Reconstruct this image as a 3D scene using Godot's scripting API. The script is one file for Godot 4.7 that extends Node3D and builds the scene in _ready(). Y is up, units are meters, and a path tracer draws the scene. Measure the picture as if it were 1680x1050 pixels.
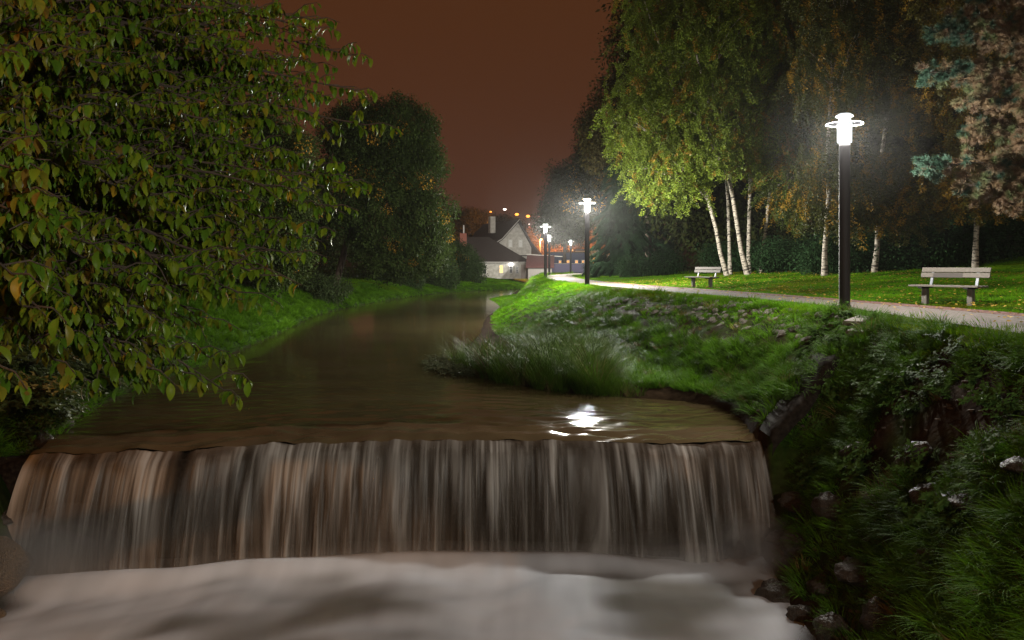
extends Node3D
# A night-time park: a weir on a muddy stream, a lamp-lit path on its right bank, trees on both sides.
# x to the right, y up, the camera looks along -z; "d" below always means metres ahead of the camera (d = -z). The path lies at y = 0.

const EYE := 0.9
const UP_WATER := -1.9
const LOW_WATER := -3.7
const TN := 800            # look-up tables along d: from -30 to 170, every 0.25 m

var rng := RandomNumberGenerator.new()
var fn := FastNoiseLite.new()
var fn2 := FastNoiseLite.new()
var t_wl := PackedFloat32Array()    # left water edge
var t_wr := PackedFloat32Array()    # right water edge
var t_toe := PackedFloat32Array()   # foot of the right bank
var t_top := PackedFloat32Array()   # top of the right bank
var t_pn := PackedFloat32Array()    # path, river side
var t_pf := PackedFloat32Array()    # path, lawn side
var mats := {}

# ------------------------------------------------------------------ mesh helpers
class MB:
	var v := PackedVector3Array()
	var c := PackedColorArray()
	var uv := PackedVector2Array()
	var ix := PackedInt32Array()
	func vert(p: Vector3, col := Color.WHITE, t := Vector2.ZERO) -> int:
		v.append(p); c.append(col); uv.append(t)
		return v.size() - 1
	func tri(a: int, b: int, d: int):
		ix.append(a); ix.append(b); ix.append(d)
	func quad(a: int, b: int, d: int, e: int):
		ix.append(a); ix.append(b); ix.append(d); ix.append(a); ix.append(d); ix.append(e)
	func face(p0: Vector3, p1: Vector3, p2: Vector3, p3: Vector3, col := Color.WHITE):
		var k := v.size()
		v.append(p0); v.append(p1); v.append(p2); v.append(p3)
		for j in 4: c.append(col)
		uv.append(Vector2(0, 0)); uv.append(Vector2(1, 0)); uv.append(Vector2(1, 1)); uv.append(Vector2(0, 1))
		quad(k, k + 1, k + 2, k + 3)
	func tri3(p0: Vector3, p1: Vector3, p2: Vector3, col := Color.WHITE):
		var k := v.size()
		v.append(p0); v.append(p1); v.append(p2)
		for j in 3:
			c.append(col); uv.append(Vector2.ZERO)
		tri(k, k + 1, k + 2)
	func box(xf: Transform3D, s: Vector3, col := Color.WHITE, bev := 0.0):
		var h := s * 0.5
		if bev <= 0.0:
			var p := []
			for k in 8:
				p.append(xf * Vector3(h.x if k & 1 else -h.x, h.y if k & 2 else -h.y, h.z if k & 4 else -h.z))
			face(p[6], p[7], p[5], p[4], col); face(p[3], p[2], p[0], p[1], col)
			face(p[2], p[3], p[7], p[6], col); face(p[4], p[5], p[1], p[0], col)
			face(p[2], p[6], p[4], p[0], col); face(p[7], p[3], p[1], p[5], col)
			return
		# bevelled: three cross boxes' hull built as a ring of eight along the longest way
		var ax := 0
		if s.y > s.x and s.y >= s.z: ax = 1
		elif s.z > s.x: ax = 2
		var a := (ax + 1) % 3
		var b := (ax + 2) % 3
		var rings := []
		for k in 4:
			var w: float = [-h[ax], -h[ax] + bev, h[ax] - bev, h[ax]][k]
			var shrink := bev if k == 0 or k == 3 else 0.0
			var ring := []
			var ha: float = h[a] - shrink
			var hb: float = h[b] - shrink
			for q in [[-1, -1, 1, 0], [1, -1, -1, 0], [1, -1, 0, 1], [1, 1, 0, -1], [1, 1, -1, 0], [-1, 1, 1, 0], [-1, 1, 0, -1], [-1, -1, 0, 1]]:
				var pt := Vector3.ZERO
				pt[ax] = w
				pt[a] = q[0] * ha + q[2] * bev
				pt[b] = q[1] * hb + q[3] * bev
				ring.append(xf * pt)
			rings.append(ring)
		for k in 3:
			for j in 8:
				var n := (j + 1) % 8
				face(rings[k][j], rings[k + 1][j], rings[k + 1][n], rings[k][n], col)
		for e in [0, 3]:
			for j in range(1, 7):
				if e == 0: tri3(rings[0][0], rings[0][j], rings[0][j + 1], col)
				else: tri3(rings[3][0], rings[3][j + 1], rings[3][j], col)
	func tube(pts: Array, rad: Array, sides: int, col := Color.WHITE, cap := true):
		var first := v.size()
		var up := Vector3(0.31, 0.2, 0.93)
		var along := 0.0
		for k in pts.size():
			var dir: Vector3 = (pts[mini(k + 1, pts.size() - 1)] - pts[maxi(k - 1, 0)]).normalized()
			var sx := dir.cross(up).normalized()
			if sx.length() < 0.5: sx = dir.cross(Vector3.RIGHT).normalized()
			var sy := sx.cross(dir).normalized()
			if k > 0: along += (pts[k] - pts[k - 1]).length()
			for j in sides + 1:
				var a := TAU * j / sides
				vert(pts[k] + (sx * cos(a) + sy * sin(a)) * rad[k], col, Vector2(float(j) / sides, along))
			up = sy
		var w := sides + 1
		for k in pts.size() - 1:
			for j in sides:
				var q := first + k * w + j
				quad(q, q + w, q + w + 1, q + 1)
		if cap:
			for e in [0, pts.size() - 1]:
				var m := vert(pts[e], col)
				for j in sides:
					var q: int = first + e * w + j
					if e == 0: tri(m, q, q + 1)
					else: tri(m, q + 1, q)
	func lathe(prof: Array, sides: int, at := Vector3.ZERO, col := Color.WHITE):
		var first := v.size()
		for k in prof.size():
			for j in sides + 1:
				var a := TAU * j / sides
				vert(at + Vector3(cos(a) * prof[k].x, prof[k].y, sin(a) * prof[k].x), col, Vector2(float(j) / sides, prof[k].y))
		var w := sides + 1
		for k in prof.size() - 1:
			for j in sides:
				var q := first + k * w + j
				quad(q, q + w, q + w + 1, q + 1)
	func mesh(smooth := false, use_uv := false) -> ArrayMesh:
		var a := []
		a.resize(Mesh.ARRAY_MAX)
		a[Mesh.ARRAY_VERTEX] = v
		a[Mesh.ARRAY_COLOR] = c
		if use_uv: a[Mesh.ARRAY_TEX_UV] = uv
		a[Mesh.ARRAY_INDEX] = ix
		if smooth:
			var n := PackedVector3Array()
			n.resize(v.size())
			for t in range(0, ix.size(), 3):
				var i0 := ix[t]
				var i1 := ix[t + 1]
				var i2 := ix[t + 2]
				var f := (v[i2] - v[i0]).cross(v[i1] - v[i0])
				n[i0] += f; n[i1] += f; n[i2] += f
			for k in n.size():
				n[k] = n[k].normalized() if n[k].length_squared() > 1e-20 else Vector3.UP
			a[Mesh.ARRAY_NORMAL] = n
		var m := ArrayMesh.new()
		m.add_surface_from_arrays(Mesh.PRIMITIVE_TRIANGLES, a)
		return m

func V(x: float, y: float, z: float) -> Vector3:
	return Vector3(x, y, z)

func rv(s := 1.0) -> Vector3:
	while true:
		var p := Vector3(rng.randf_range(-1, 1), rng.randf_range(-1, 1), rng.randf_range(-1, 1))
		if p.length_squared() <= 1.0: return p * s
	return Vector3.ZERO

func lin(r: float, g: float, b: float) -> Color:
	return Color(r, g, b).linear_to_srgb()

# colours are linear, as measured reflectances
func mat(key: String, r := 1.0, g := 1.0, b := 1.0, rough := 0.8, vc := false, back := 0.0) -> StandardMaterial3D:
	if mats.has(key): return mats[key]
	var m := StandardMaterial3D.new()
	m.resource_name = key
	m.albedo_color = lin(r, g, b)
	m.roughness = rough
	m.vertex_color_use_as_albedo = vc
	m.cull_mode = BaseMaterial3D.CULL_DISABLED
	if back > 0.0:
		m.backlight_enabled = true
		m.backlight = lin(back, back, back)
	mats[key] = m
	return m

func noise_tex(seed_: int, freq: float, lo: Color, hi: Color, size := 256, oct := 4) -> ImageTexture:
	var n := FastNoiseLite.new()
	n.seed = seed_
	n.frequency = freq
	n.fractal_octaves = oct
	var im := n.get_seamless_image(size, size)
	var out := Image.create(size, size, false, Image.FORMAT_RGB8)
	for y in size:
		for x in size:
			out.set_pixel(x, y, lo.lerp(hi, im.get_pixel(x, y).r))
	return ImageTexture.create_from_image(out)

func world_tex(m: StandardMaterial3D, tex: Texture2D, scale: float, bump: Texture2D = null, depth := 0.0):
	m.uv1_triplanar = true
	m.uv1_world_triplanar = true
	m.uv1_scale = Vector3.ONE * scale
	if tex: m.albedo_texture = tex
	if bump:
		m.heightmap_enabled = true
		m.heightmap_texture = bump
		m.heightmap_scale = depth

func obj(called: String, mesh: Mesh, m: Material, parent: Node = null, kind := "") -> MeshInstance3D:
	var o := MeshInstance3D.new()
	o.name = numbered(called) if parent == null else called
	o.mesh = mesh
	if m:
		if mesh is ArrayMesh and mesh.surface_get_material(0) == null: mesh.surface_set_material(0, m)
		else: o.set_surface_override_material(0, m)
	(parent if parent else self).add_child(o, true)
	if kind: o.set_meta("kind", kind)
	return o

var used := {}
func numbered(called: String) -> String:
	if not used.has(called):
		used[called] = 0
		return called
	used[called] += 1
	return "%s_%03d" % [called, used[called]]

func thing(called: String, label: String, category: String, at := Vector3.ZERO, turn := 0.0, group := "") -> Node3D:
	var o := Node3D.new()
	o.name = numbered(called)
	add_child(o)
	o.position = at
	o.rotation.y = turn
	tag(o, label, category, group)
	return o

func tag(o: Node, label: String, category: String, group := ""):
	o.set_meta("label", label)
	o.set_meta("category", category)
	if group: o.set_meta("group", group)

func dup(o: Node3D, at: Vector3, turn: float, label := "") -> Node3D:
	var r: Node3D = o.duplicate()
	var base := String(o.name)
	if base.right(3).is_valid_int(): base = base.left(base.length() - 4)
	r.name = numbered(base)
	add_child(r)
	r.position = at
	r.rotation.y = turn
	if label: r.set_meta("label", label)
	return r

func part_name(parent: Node, called: String) -> String:
	if not parent.has_node(called): return called
	var k := 1
	while parent.has_node("%s_%03d" % [called, k]): k += 1
	return "%s_%03d" % [called, k]

func part(called: String, mesh: Mesh, m: Material, parent: Node) -> MeshInstance3D:
	return obj(part_name(parent, called), mesh, m, parent)

func scatter(called: String, mesh: Mesh, m: Material, xf: Array, cols: Array, parent: Node = null, stuff := true) -> MultiMeshInstance3D:
	var mm := MultiMesh.new()
	mm.transform_format = MultiMesh.TRANSFORM_3D
	mm.use_colors = cols.size() > 0
	mm.mesh = mesh
	mm.instance_count = xf.size()
	for k in xf.size():
		mm.set_instance_transform(k, xf[k])
		if cols.size(): mm.set_instance_color(k, cols[k])
	var o := MultiMeshInstance3D.new()
	o.name = numbered(called) if parent == null else part_name(parent, called)
	o.multimesh = mm
	mesh.surface_set_material(0, m)
	(parent if parent else self).add_child(o, true)
	if stuff: o.set_meta("kind", "stuff")
	return o

# ------------------------------------------------------------------ the lie of the land
func table(k: PackedFloat32Array) -> PackedFloat32Array:
	var out := PackedFloat32Array()
	out.resize(TN + 1)
	var n := k.size() / 2
	var s := PackedFloat32Array()
	for j in n:
		var a := maxi(j - 1, 0)
		var b := mini(j + 1, n - 1)
		s.append((k[b * 2 + 1] - k[a * 2 + 1]) / (k[b * 2] - k[a * 2]))
	var q := 0
	for j in TN + 1:
		var d := -30.0 + j * 0.25
		if d <= k[0]: out[j] = k[1]
		elif d >= k[n * 2 - 2]: out[j] = k[n * 2 - 1]
		else:
			while k[(q + 1) * 2] < d: q += 1
			var w := k[(q + 1) * 2] - k[q * 2]
			var t := (d - k[q * 2]) / w
			var t2 := t * t
			var t3 := t2 * t
			out[j] = (2 * t3 - 3 * t2 + 1) * k[q * 2 + 1] + (t3 - 2 * t2 + t) * w * s[q] + (3 * t2 - 2 * t3) * k[(q + 1) * 2 + 1] + (t3 - t2) * w * s[q + 1]
	return out

func at(t: PackedFloat32Array, d: float) -> float:
	var f := clampf((d + 30.0) * 4.0, 0.0, TN - 0.001)
	var k := int(f)
	return lerpf(t[k], t[k + 1], f - k)

func water_at(d: float) -> float:
	return lerpf(LOW_WATER, UP_WATER, smoothstep(12.7, 13.5, d))

func crest(x: float) -> float:     # where the weir's lip stands, by x
	var k := [[-7.6, 12.35], [-5.3, 12.7], [-3.8, 13.12], [-1.4, 13.42], [1.0, 13.38], [2.6, 13.1], [4.2, 13.3]]
	for j in 6:
		if x < k[j + 1][0]:
			return lerpf(k[j][1], k[j + 1][1], smoothstep(0.0, 1.0, clampf((x - k[j][0]) / (k[j + 1][0] - k[j][0]), 0, 1)))
	return 13.3

func ground(x: float, d: float) -> float:
	var wl := at(t_wl, d)
	var wr := at(t_wr, d)
	var b := water_at(d)
	var y := 0.0
	var rough := 0.0
	if x < wl:
		var t := wl - x
		var top := lerpf(-0.1, -0.6, smoothstep(30.0, 60.0, d)) - 0.23 * smoothstep(70.0, 95.0, d)
		var wide := lerpf(2.2, 3.0, smoothstep(14.0, 30.0, d)) + 3.0 * smoothstep(70.0, 95.0, d)
		var s := clampf(t / wide, 0.0, 1.0)
		y = lerpf(b + 0.05, top, s * (1.5 - 0.5 * s))
		y = y - 0.3 * (1.0 - smoothstep(0.0, 0.14, t))
		if t > wide: y += minf(0.03 * (t - wide), 2.0)
		rough = 0.10
	elif x < wr:
		var t := minf(x - wl, wr - x)
		y = b - 0.25 - 0.7 * smoothstep(0.0, 1.5, t)
	else:
		var toe := at(t_toe, d)
		var top := at(t_top, d)
		if x < toe:
			y = lerpf(b - 0.25, b + 0.3, sqrt((x - wr) / maxf(toe - wr, 0.01)))
			rough = 0.05
		elif x < top:
			var s := (x - toe) / (top - toe)
			y = lerpf(b + 0.3, -0.03, s * (1.35 - 0.35 * s))
			rough = 0.13 * smoothstep(0.0, 0.15, s) * (1.0 - smoothstep(0.8, 1.0, s)) * (1.0 + 0.9 * (1.0 - smoothstep(11.0, 15.0, d)))
		else:
			var pf := at(t_pf, d)
			y = -0.03
			if x > pf:
				y = -0.01 + minf(maxf(0.0, x - pf - 1.2) * 0.075, 3.5) * (1.0 - 0.75 * smoothstep(45.0, 80.0, d))
				rough = 0.03 * smoothstep(0.5, 2.0, x - pf)
	if rough > 0.0:
		y += rough * (fn.get_noise_2d(x * 14.0, d * 14.0) + 0.6 * fn2.get_noise_2d(x * 45.0, d * 45.0))
	if x < -60.0 or x > 60.0: y += 0.02 * (absf(x) - 60.0)
	return y

func on(x: float, d: float, lift := 0.0) -> Vector3:
	return Vector3(x, ground(x, d) + lift, -d)

func normal_at(x: float, d: float) -> Vector3:
	var e := 0.12
	var a := ground(x + e, d) - ground(x - e, d)
	var b := ground(x, d + e) - ground(x, d - e)
	return Vector3(-a, 2 * e, b).normalized()

func upright(n: Vector3, turn: float, s: float, lean := 0.6) -> Basis:
	var up := Vector3.UP.lerp(n, lean).normalized()
	var f := Vector3(sin(turn), 0, cos(turn))
	var sx := up.cross(f).normalized()
	return Basis(sx, up, sx.cross(up)).scaled_local(Vector3.ONE * s)

# ------------------------------------------------------------------ plants
func blade(mb: MB, base: Vector3, dir: Vector3, tall: float, wide: float, droop: float, segs: int, col: Color):
	var side := dir.cross(Vector3.UP)
	side = side.normalized() if side.length() > 0.01 else Vector3.RIGHT
	var p := base
	var g := (Vector3.UP + dir * 0.25).normalized()
	var prev := -1
	for k in segs + 1:
		var t := float(k) / segs
		var w := wide * (1.0 - t * t) * 0.5
		if k == segs:
			var e := mb.vert(p, col)
			mb.tri(prev, prev + 1, e)
		else:
			var a := mb.vert(p - side * w, col)
			mb.vert(p + side * w, col)
			if prev >= 0: mb.quad(prev, prev + 1, a + 1, a)
			prev = a
		g = (g + dir * droop / segs + Vector3.DOWN * droop * 0.55 * t * 2.0 / segs).normalized()
		p += g * tall / segs

func tuft_mesh(n: int, spread: float, lo: float, hi: float, wide: float, droop: float, segs: int) -> ArrayMesh:
	var mb := MB.new()
	for k in n:
		var a := rng.randf() * TAU
		var r := sqrt(rng.randf()) * spread
		var dir := Vector3(cos(a + rng.randf_range(-0.9, 0.9)), 0, sin(a + rng.randf_range(-0.9, 0.9))).normalized()
		var tone := rng.randf_range(0.7, 1.25)
		var dry := rng.randf() < 0.06
		var c := Color(tone * 2.2, tone * 1.1, tone) if dry else Color(tone * rng.randf_range(0.85, 1.2), tone, tone * 0.9)
		blade(mb, Vector3(cos(a) * r, -0.02, sin(a) * r), dir, rng.randf_range(lo, hi), wide * rng.randf_range(0.7, 1.2), droop * rng.randf_range(0.5, 1.4), segs, c)
	return mb.mesh()

func leaf_quad(mb: MB, p: Vector3, dir: Vector3, nrm: Vector3, l: float, w: float, col: Color):
	var side := dir.cross(nrm).normalized() * w * 0.5
	var k := mb.vert(p, col)
	mb.vert(p + dir * l * 0.42 + side, col)
	mb.vert(p + dir * l - nrm * l * 0.12, col)
	mb.vert(p + dir * l * 0.42 - side, col)
	mb.quad(k, k + 1, k + 2, k + 3)

func clump_mesh(n: int, l: float, w: float) -> ArrayMesh:
	var mb := MB.new()
	for k in n:
		var p := rv()
		var dir := (p.normalized() * 0.7 + rv() * 0.8 + Vector3.DOWN * 0.35).normalized()
		var nrm := (Vector3.UP + rv() * 0.8).normalized()
		var t := rng.randf_range(0.65, 1.3)
		leaf_quad(mb, p * 0.5, dir, nrm, l * rng.randf_range(0.7, 1.2), w, Color(t * rng.randf_range(0.9, 1.2), t, t * 0.9))
	return mb.mesh()

func strand_mesh(tall: float, n: int) -> ArrayMesh:     # a hanging birch twig with small leaves
	var mb := MB.new()
	var p := Vector3.ZERO
	var sway := Vector3(rng.randf_range(-0.8, 0.8), 0, rng.randf_range(-0.8, 0.8))
	var pts := []
	for k in 7:
		pts.append(p)
		p += (Vector3.DOWN + sway * (1.0 - k / 6.0) + rv(0.12)) * tall / 6.0
	mb.tube(pts, [0.006, 0.006, 0.005, 0.005, 0.004, 0.003, 0.002], 3, Color(0.35, 0.25, 0.3), false)
	for k in n:
		var f := rng.randf() * 5.99
		var q: Vector3 = pts[int(f)].lerp(pts[int(f) + 1], f - int(f))
		var side := rv()
		side.y = -absf(side.y) * 0.6 - 0.25
		var t := rng.randf_range(0.65, 1.35)
		leaf_quad(mb, q + side * 0.09, side.normalized(), (rv() + Vector3(0, 0.3, 0)).normalized(), rng.randf_range(0.055, 0.09), 0.062, Color(t * rng.randf_range(0.85, 1.25), t, t * 0.85))
	return mb.mesh()

func limb(mb: MB, a: Vector3, b: Vector3, r0: float, r1: float, arch: float, sides := 6, n := 6, wob := 0.06):
	var pts := []
	var rad := []
	var l := (b - a).length()
	for k in n + 1:
		var t := float(k) / n
		var p := a.lerp(b, t) + Vector3.UP * arch * sin(t * PI)
		if k > 0 and k < n: p += rv(wob * l / n * 2.0)
		pts.append(p)
		rad.append(lerpf(r0, r1, pow(t, 0.8)))
	mb.tube(pts, rad, sides, Color.WHITE, false)
	return pts

# crown: lobes are [centre, radii]; clumps gather near the lobes' skins
func crown(t: Node3D, lobes: Array, clump: Mesh, m: Material, n: int, col: Color, vary: float, s0 := 1.0, autumn := 0.0, called := "crown"):
	var xf := []
	var cols := []
	var vol := []
	var sum := 0.0
	for l in lobes:
		var r: Vector3 = l[1]
		sum += pow(r.x * r.y * r.z, 0.667)
		vol.append(sum)
	for k in n:
		var q := rng.randf() * sum
		var j := 0
		while vol[j] < q: j += 1
		var c: Vector3 = lobes[j][0]
		var r: Vector3 = lobes[j][1]
		var dir := rv().normalized()
		var rr := 0.35 + 0.65 * sqrt(rng.randf())
		rr *= 1.0 + 0.22 * fn.get_noise_3d(dir.x * 90 + j * 70, dir.y * 90, dir.z * 90)
		var p := c + dir * r * rr
		var b := Basis.from_euler(Vector3(rng.randf_range(-0.5, 0.5), rng.randf() * TAU, rng.randf_range(-0.5, 0.5))).scaled(Vector3.ONE * s0 * rng.randf_range(0.7, 1.3))
		xf.append(Transform3D(b, p))
		var tone := 1.0 + vary * fn.get_noise_3dv(p * 25.0) * 1.6 + rng.randf_range(-0.2, 0.2)
		var cc := col * tone
		if rng.randf() < autumn: cc = Color(0.34, 0.2, 0.03) * tone
		cc.a = 1.0
		cols.append(cc)
	return scatter(called, clump, m, xf, cols, t)

func _ready():
	rng.seed = 20231
	fn.seed = 7; fn.frequency = 0.03; fn.fractal_octaves = 3
	fn2.seed = 31; fn2.frequency = 0.03; fn2.fractal_octaves = 2

	# ---------------------------------------------------------------- camera, sky, light, exposure
	var cam := Camera3D.new()
	cam.name = "camera"
	cam.projection = Camera3D.PROJECTION_FRUSTUM
	cam.near = 0.1
	cam.far = 3000.0
	cam.size = 2.0 * 0.1 * 525.0 / 1318.0
	cam.frustum_offset = Vector2(0, -0.1 * 88.0 / 1318.0)
	cam.position = Vector3(0, EYE, 0)
	add_child(cam)
	cam.current = true
	var we := WorldEnvironment.new()
	we.name = "environment"
	var env := Environment.new()
	env.background_mode = Environment.BG_SKY
	var sm := ProceduralSkyMaterial.new()
	sm.sky_top_color = Color8(74, 41, 18)
	sm.sky_horizon_color = Color8(72, 44, 36)
	sm.sky_curve = 0.12
	sm.ground_bottom_color = Color8(20, 12, 8)
	sm.ground_horizon_color = Color8(60, 34, 28)
	sm.sun_angle_max = 0.5
	var sky := Sky.new()
	sky.sky_material = sm
	env.sky = sky
	env.tonemap_mode = Environment.TONE_MAPPER_LINEAR
	env.tonemap_exposure = 1.0
	env.sdfgi_enabled = true
	env.ssao_enabled = true
	env.ssil_enabled = true
	env.fog_enabled = true
	env.fog_density = 0.00012
	env.fog_light_color = Color(1, 1, 1)
	env.volumetric_fog_enabled = true
	env.volumetric_fog_density = 0.0
	we.environment = env
	add_child(we)
	var unseen_glow := DirectionalLight3D.new()  # dim directional light out of view, placed to light the cherry and pool
	unseen_glow.name = "city_glow"
	unseen_glow.light_energy = 0.065
	unseen_glow.light_color = Color(1.0, 0.94, 0.78)
	unseen_glow.light_angular_distance = 40.0
	unseen_glow.shadow_enabled = true
	unseen_glow.sky_mode = DirectionalLight3D.SKY_MODE_LIGHT_ONLY
	unseen_glow.rotation_degrees = Vector3(-30, 34, 0)
	add_child(unseen_glow)

	t_wl = table(PackedFloat32Array([8.0, -6.9, 11.5, -7.1, 13.0, -7.35, 15.0, -8.0, 18.0, -8.45, 23.0, -8.75, 32.4, -9.6, 48.6, -11.2, 67.0, -10.2, 82.0, -7.8, 91.0, -4.6, 97.0, 0.9, 101.0, 1.9, 112.0, 2.7, 150.0, 4.8]))
	t_wr = table(PackedFloat32Array([6.0, 3.5, 10.0, 3.6, 12.3, 3.85, 13.6, 4.0, 16.0, 4.05, 17.0, 2.6, 17.8, 0.9, 19.6, -0.6, 22.6, -1.75, 26.0, -2.0, 30.0, -1.8, 36.0, -1.6, 44.0, -1.6, 55.0, -0.9, 64.0, -1.7, 70.0, -2.3, 75.0, -0.8, 88.0, 0.3, 97.0, 1.6, 112.0, 3.0, 150.0, 5.0]))
	t_toe = table(PackedFloat32Array([6.0, 4.1, 10.0, 4.2, 12.3, 4.2, 13.6, 4.3, 16.0, 4.4, 18.0, 4.1, 22.0, 3.1, 27.0, 1.4, 32.0, 0.1, 38.0, -0.6, 46.0, -0.6, 60.0, 0.2, 75.0, 0.6, 88.0, 1.2, 97.0, 2.4, 112.0, 3.6, 150.0, 5.5]))
	t_top = table(PackedFloat32Array([6.0, 6.3, 8.0, 6.35, 10.3, 6.45, 14.6, 6.55, 17.5, 6.6, 23.3, 6.0, 30.9, 4.3, 40.0, 3.1, 52.0, 2.0, 62.0, 1.95, 84.0, 3.2, 100.0, 6.6, 150.0, 9.0]))
	t_pn = table(PackedFloat32Array([-30.0, 5.5, -5.0, 5.6, 6.0, 6.55, 10.3, 6.75, 14.6, 7.0, 17.5, 7.22, 23.3, 6.6, 30.9, 4.95, 40.0, 3.75, 52.0, 2.65, 62.0, 2.65, 84.0, 3.95, 100.0, 7.4, 150.0, 14.0]))
	t_pf = table(PackedFloat32Array([-30.0, 9.4, -5.0, 9.0, 6.0, 9.6, 11.0, 9.7, 15.2, 9.55, 21.6, 8.9, 28.0, 8.0, 34.0, 7.0, 40.0, 6.2, 52.0, 5.2, 62.0, 5.1, 84.0, 6.4, 100.0, 9.9, 150.0, 16.5]))

	build_land()
	build_path()
	build_water()
	build_weir()
	build_lamps()
	build_far_place()
	build_right_trees()
	build_left_trees()
	build_cherry()
	build_benches()
	build_bank()
	build_grass()

# ------------------------------------------------------------------ ground
func build_land():
	var mb := MB.new()
	var rows := []
	var d := -25.0
	while d < 165.0:
		rows.append(d)
		if d < 5.0: d += 2.0
		elif d < 11.0: d += 0.35
		elif d < 16.0: d += 0.16
		elif d < 30.0: d += 0.35
		elif d < 60.0: d += 0.8
		else: d += 2.5
	rows.append_array([180.0, 260.0, 500.0, 900.0])
	rows.push_front(-60.0)
	var w := 0
	for r in rows.size():
		var dd: float = rows[r]
		var wl := at(t_wl, dd)
		var wr := at(t_wr, dd)
		var toe := maxf(at(t_toe, dd), wr + 0.05)
		var top := at(t_top, dd)
		var pn := at(t_pn, dd)
		var pf := at(t_pf, dd)
		var xs := [-900.0, -300.0, -90.0, -50.0, -35.0, wl - 14.0, wl - 9.0, wl - 6.0]
		for k in 13: xs.append(wl - 4.2 + k * 0.33)
		xs.append(wl - 0.12)
		for k in 9: xs.append(lerpf(wl, wr, k / 8.0))
		for k in range(1, 5): xs.append(lerpf(wr, toe, k / 4.0))
		for k in range(1, 25): xs.append(lerpf(toe, top, k / 24.0))
		for k in range(1, 4): xs.append(lerpf(top, pn, k / 3.0))
		for k in range(1, 4): xs.append(lerpf(pn, pf, k / 3.0))
		for k in range(1, 13): xs.append(pf + k * 0.8)
		xs.append_array([pf + 12.0, pf + 15.0, pf + 19.0, pf + 25.0, 50.0, 90.0, 300.0, 900.0])
		w = xs.size()
		for k in w:
			var x: float = xs[k]
			var p := on(x, dd)
			var grass := Color(0.030, 0.062, 0.009)
			var soil := Color(0.045, 0.030, 0.018)
			var c := grass
			if x >= wl and x <= wr: c = Color(0.03, 0.022, 0.014)
			elif x < toe and x > wr: c = soil
			elif x > wr and x < top:
				var s := (x - toe) / (top - toe)
				var bare := clampf(0.45 + 1.3 * fn.get_noise_2d(x * 30.0, dd * 30.0) + 0.4 * (1.0 - smoothstep(11.0, 15.0, dd)), 0.0, 1.0)
				if dd > 34.0: bare *= 0.2
				c = grass.lerp(soil, bare * (0.5 + 0.5 * smoothstep(0.0, 0.3, s)))
			elif x < wl and dd < 20.0: c = grass.lerp(soil, clampf(0.5 + fn.get_noise_2d(x * 30.0, dd * 30.0), 0.0, 1.0))
			mb.vert(p, c)
	for r in rows.size() - 1:
		for k in w - 1:
			var q := r * w + k
			mb.quad(q, q + w, q + w + 1, q + 1)
	var m := mat("earth and turf", 1, 1, 1, 0.95, true)
	m.metallic_specular = 0.1
	world_tex(m, noise_tex(3, 0.03, Color(0.55, 0.55, 0.55), Color(1, 1, 1), 512, 5), 0.35, noise_tex(4, 0.05, Color.BLACK, Color.WHITE, 512, 5), 1.6)
	obj("ground", mb.mesh(true), m, null, "structure")
	# the hill across the valley
	mb = MB.new()
	for r in 14:
		for k in 41:
			var x := -260.0 + k * 14.0
			var dd2 := 210.0 + r * 30.0
			var y := -2.0 + (r / 13.0) * 38.0 * (0.75 + 0.25 * fn.get_noise_1d(x * 0.6)) * (0.72 + 0.28 * smoothstep(-160.0, 40.0, x))
			mb.vert(V(x, y, -dd2), Color(0.03, 0.028, 0.018) * (1.0 + fn.get_noise_2d(x, dd2)))
	for r in 13:
		for k in 40:
			var q := r * 41 + k
			mb.quad(q, q + 41, q + 42, q + 1)
	obj("hillside", mb.mesh(true), mat("hill", 1, 1, 1, 1.0, true), null, "structure")

func strip(a: PackedFloat32Array, oa: float, b: PackedFloat32Array, ob: float, d0: float, d1: float, lift: float, n := 1) -> ArrayMesh:
	var mb := MB.new()
	var d := d0
	var r := 0
	while d <= d1 + 0.001:
		var xa := at(a, d) + oa
		var xb := at(b, d) + ob
		for k in n + 1:
			var x := lerpf(xa, xb, float(k) / n)
			mb.vert(V(x, lift, -d))
		r += 1
		d += 0.5 if d < 60.0 else 2.0
	for q in r - 1:
		for k in n:
			var i := q * (n + 1) + k
			mb.quad(i, i + n + 1, i + n + 2, i + 1)
	return mb.mesh(true)

func build_path():
	var m := mat("worn asphalt", 0.145, 0.122, 0.112, 0.8)
	world_tex(m, noise_tex(11, 0.02, Color(0.66, 0.64, 0.63), Color(1, 1, 1), 512, 6), 0.45, noise_tex(12, 0.25, Color.BLACK, Color.WHITE, 256, 3), 0.6)
	var p := obj("path", strip(t_pn, 0.0, t_pf, 0.0, -25.0, 140.0, 0.012, 4), m, null, "structure")
	# the band of red pavers on the lawn side
	var v := []
	for k in 3:
		var mb := MB.new()
		mb.box(Transform3D(Basis(), Vector3.ZERO), V(0.26, 0.05, 0.29), Color.WHITE, 0.008)
		var mm := mat("red paver %d" % k, 0.125 + 0.015 * k, 0.058 + 0.007 * k, 0.047 + 0.007 * k, 0.85)
		world_tex(mm, mats["worn asphalt"].albedo_texture, 0.9)
		var me := mb.mesh()
		me.surface_set_material(0, mm)
		v.append(me)
	var d := 12.2
	while d < 44.0:
		for row in 2:
			var x := at(t_pf, d) - 0.14 - row * 0.27
			var o := obj(part_name(p, "paver"), v[rng.randi() % 3], null, p)
			o.position = V(x, 0.0 + rng.randf_range(-0.003, 0.003), -d)
			o.rotation.y = atan2(at(t_pf, d + 0.3) - at(t_pf, d - 0.3), -0.6) + PI
		d += 0.305

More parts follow.
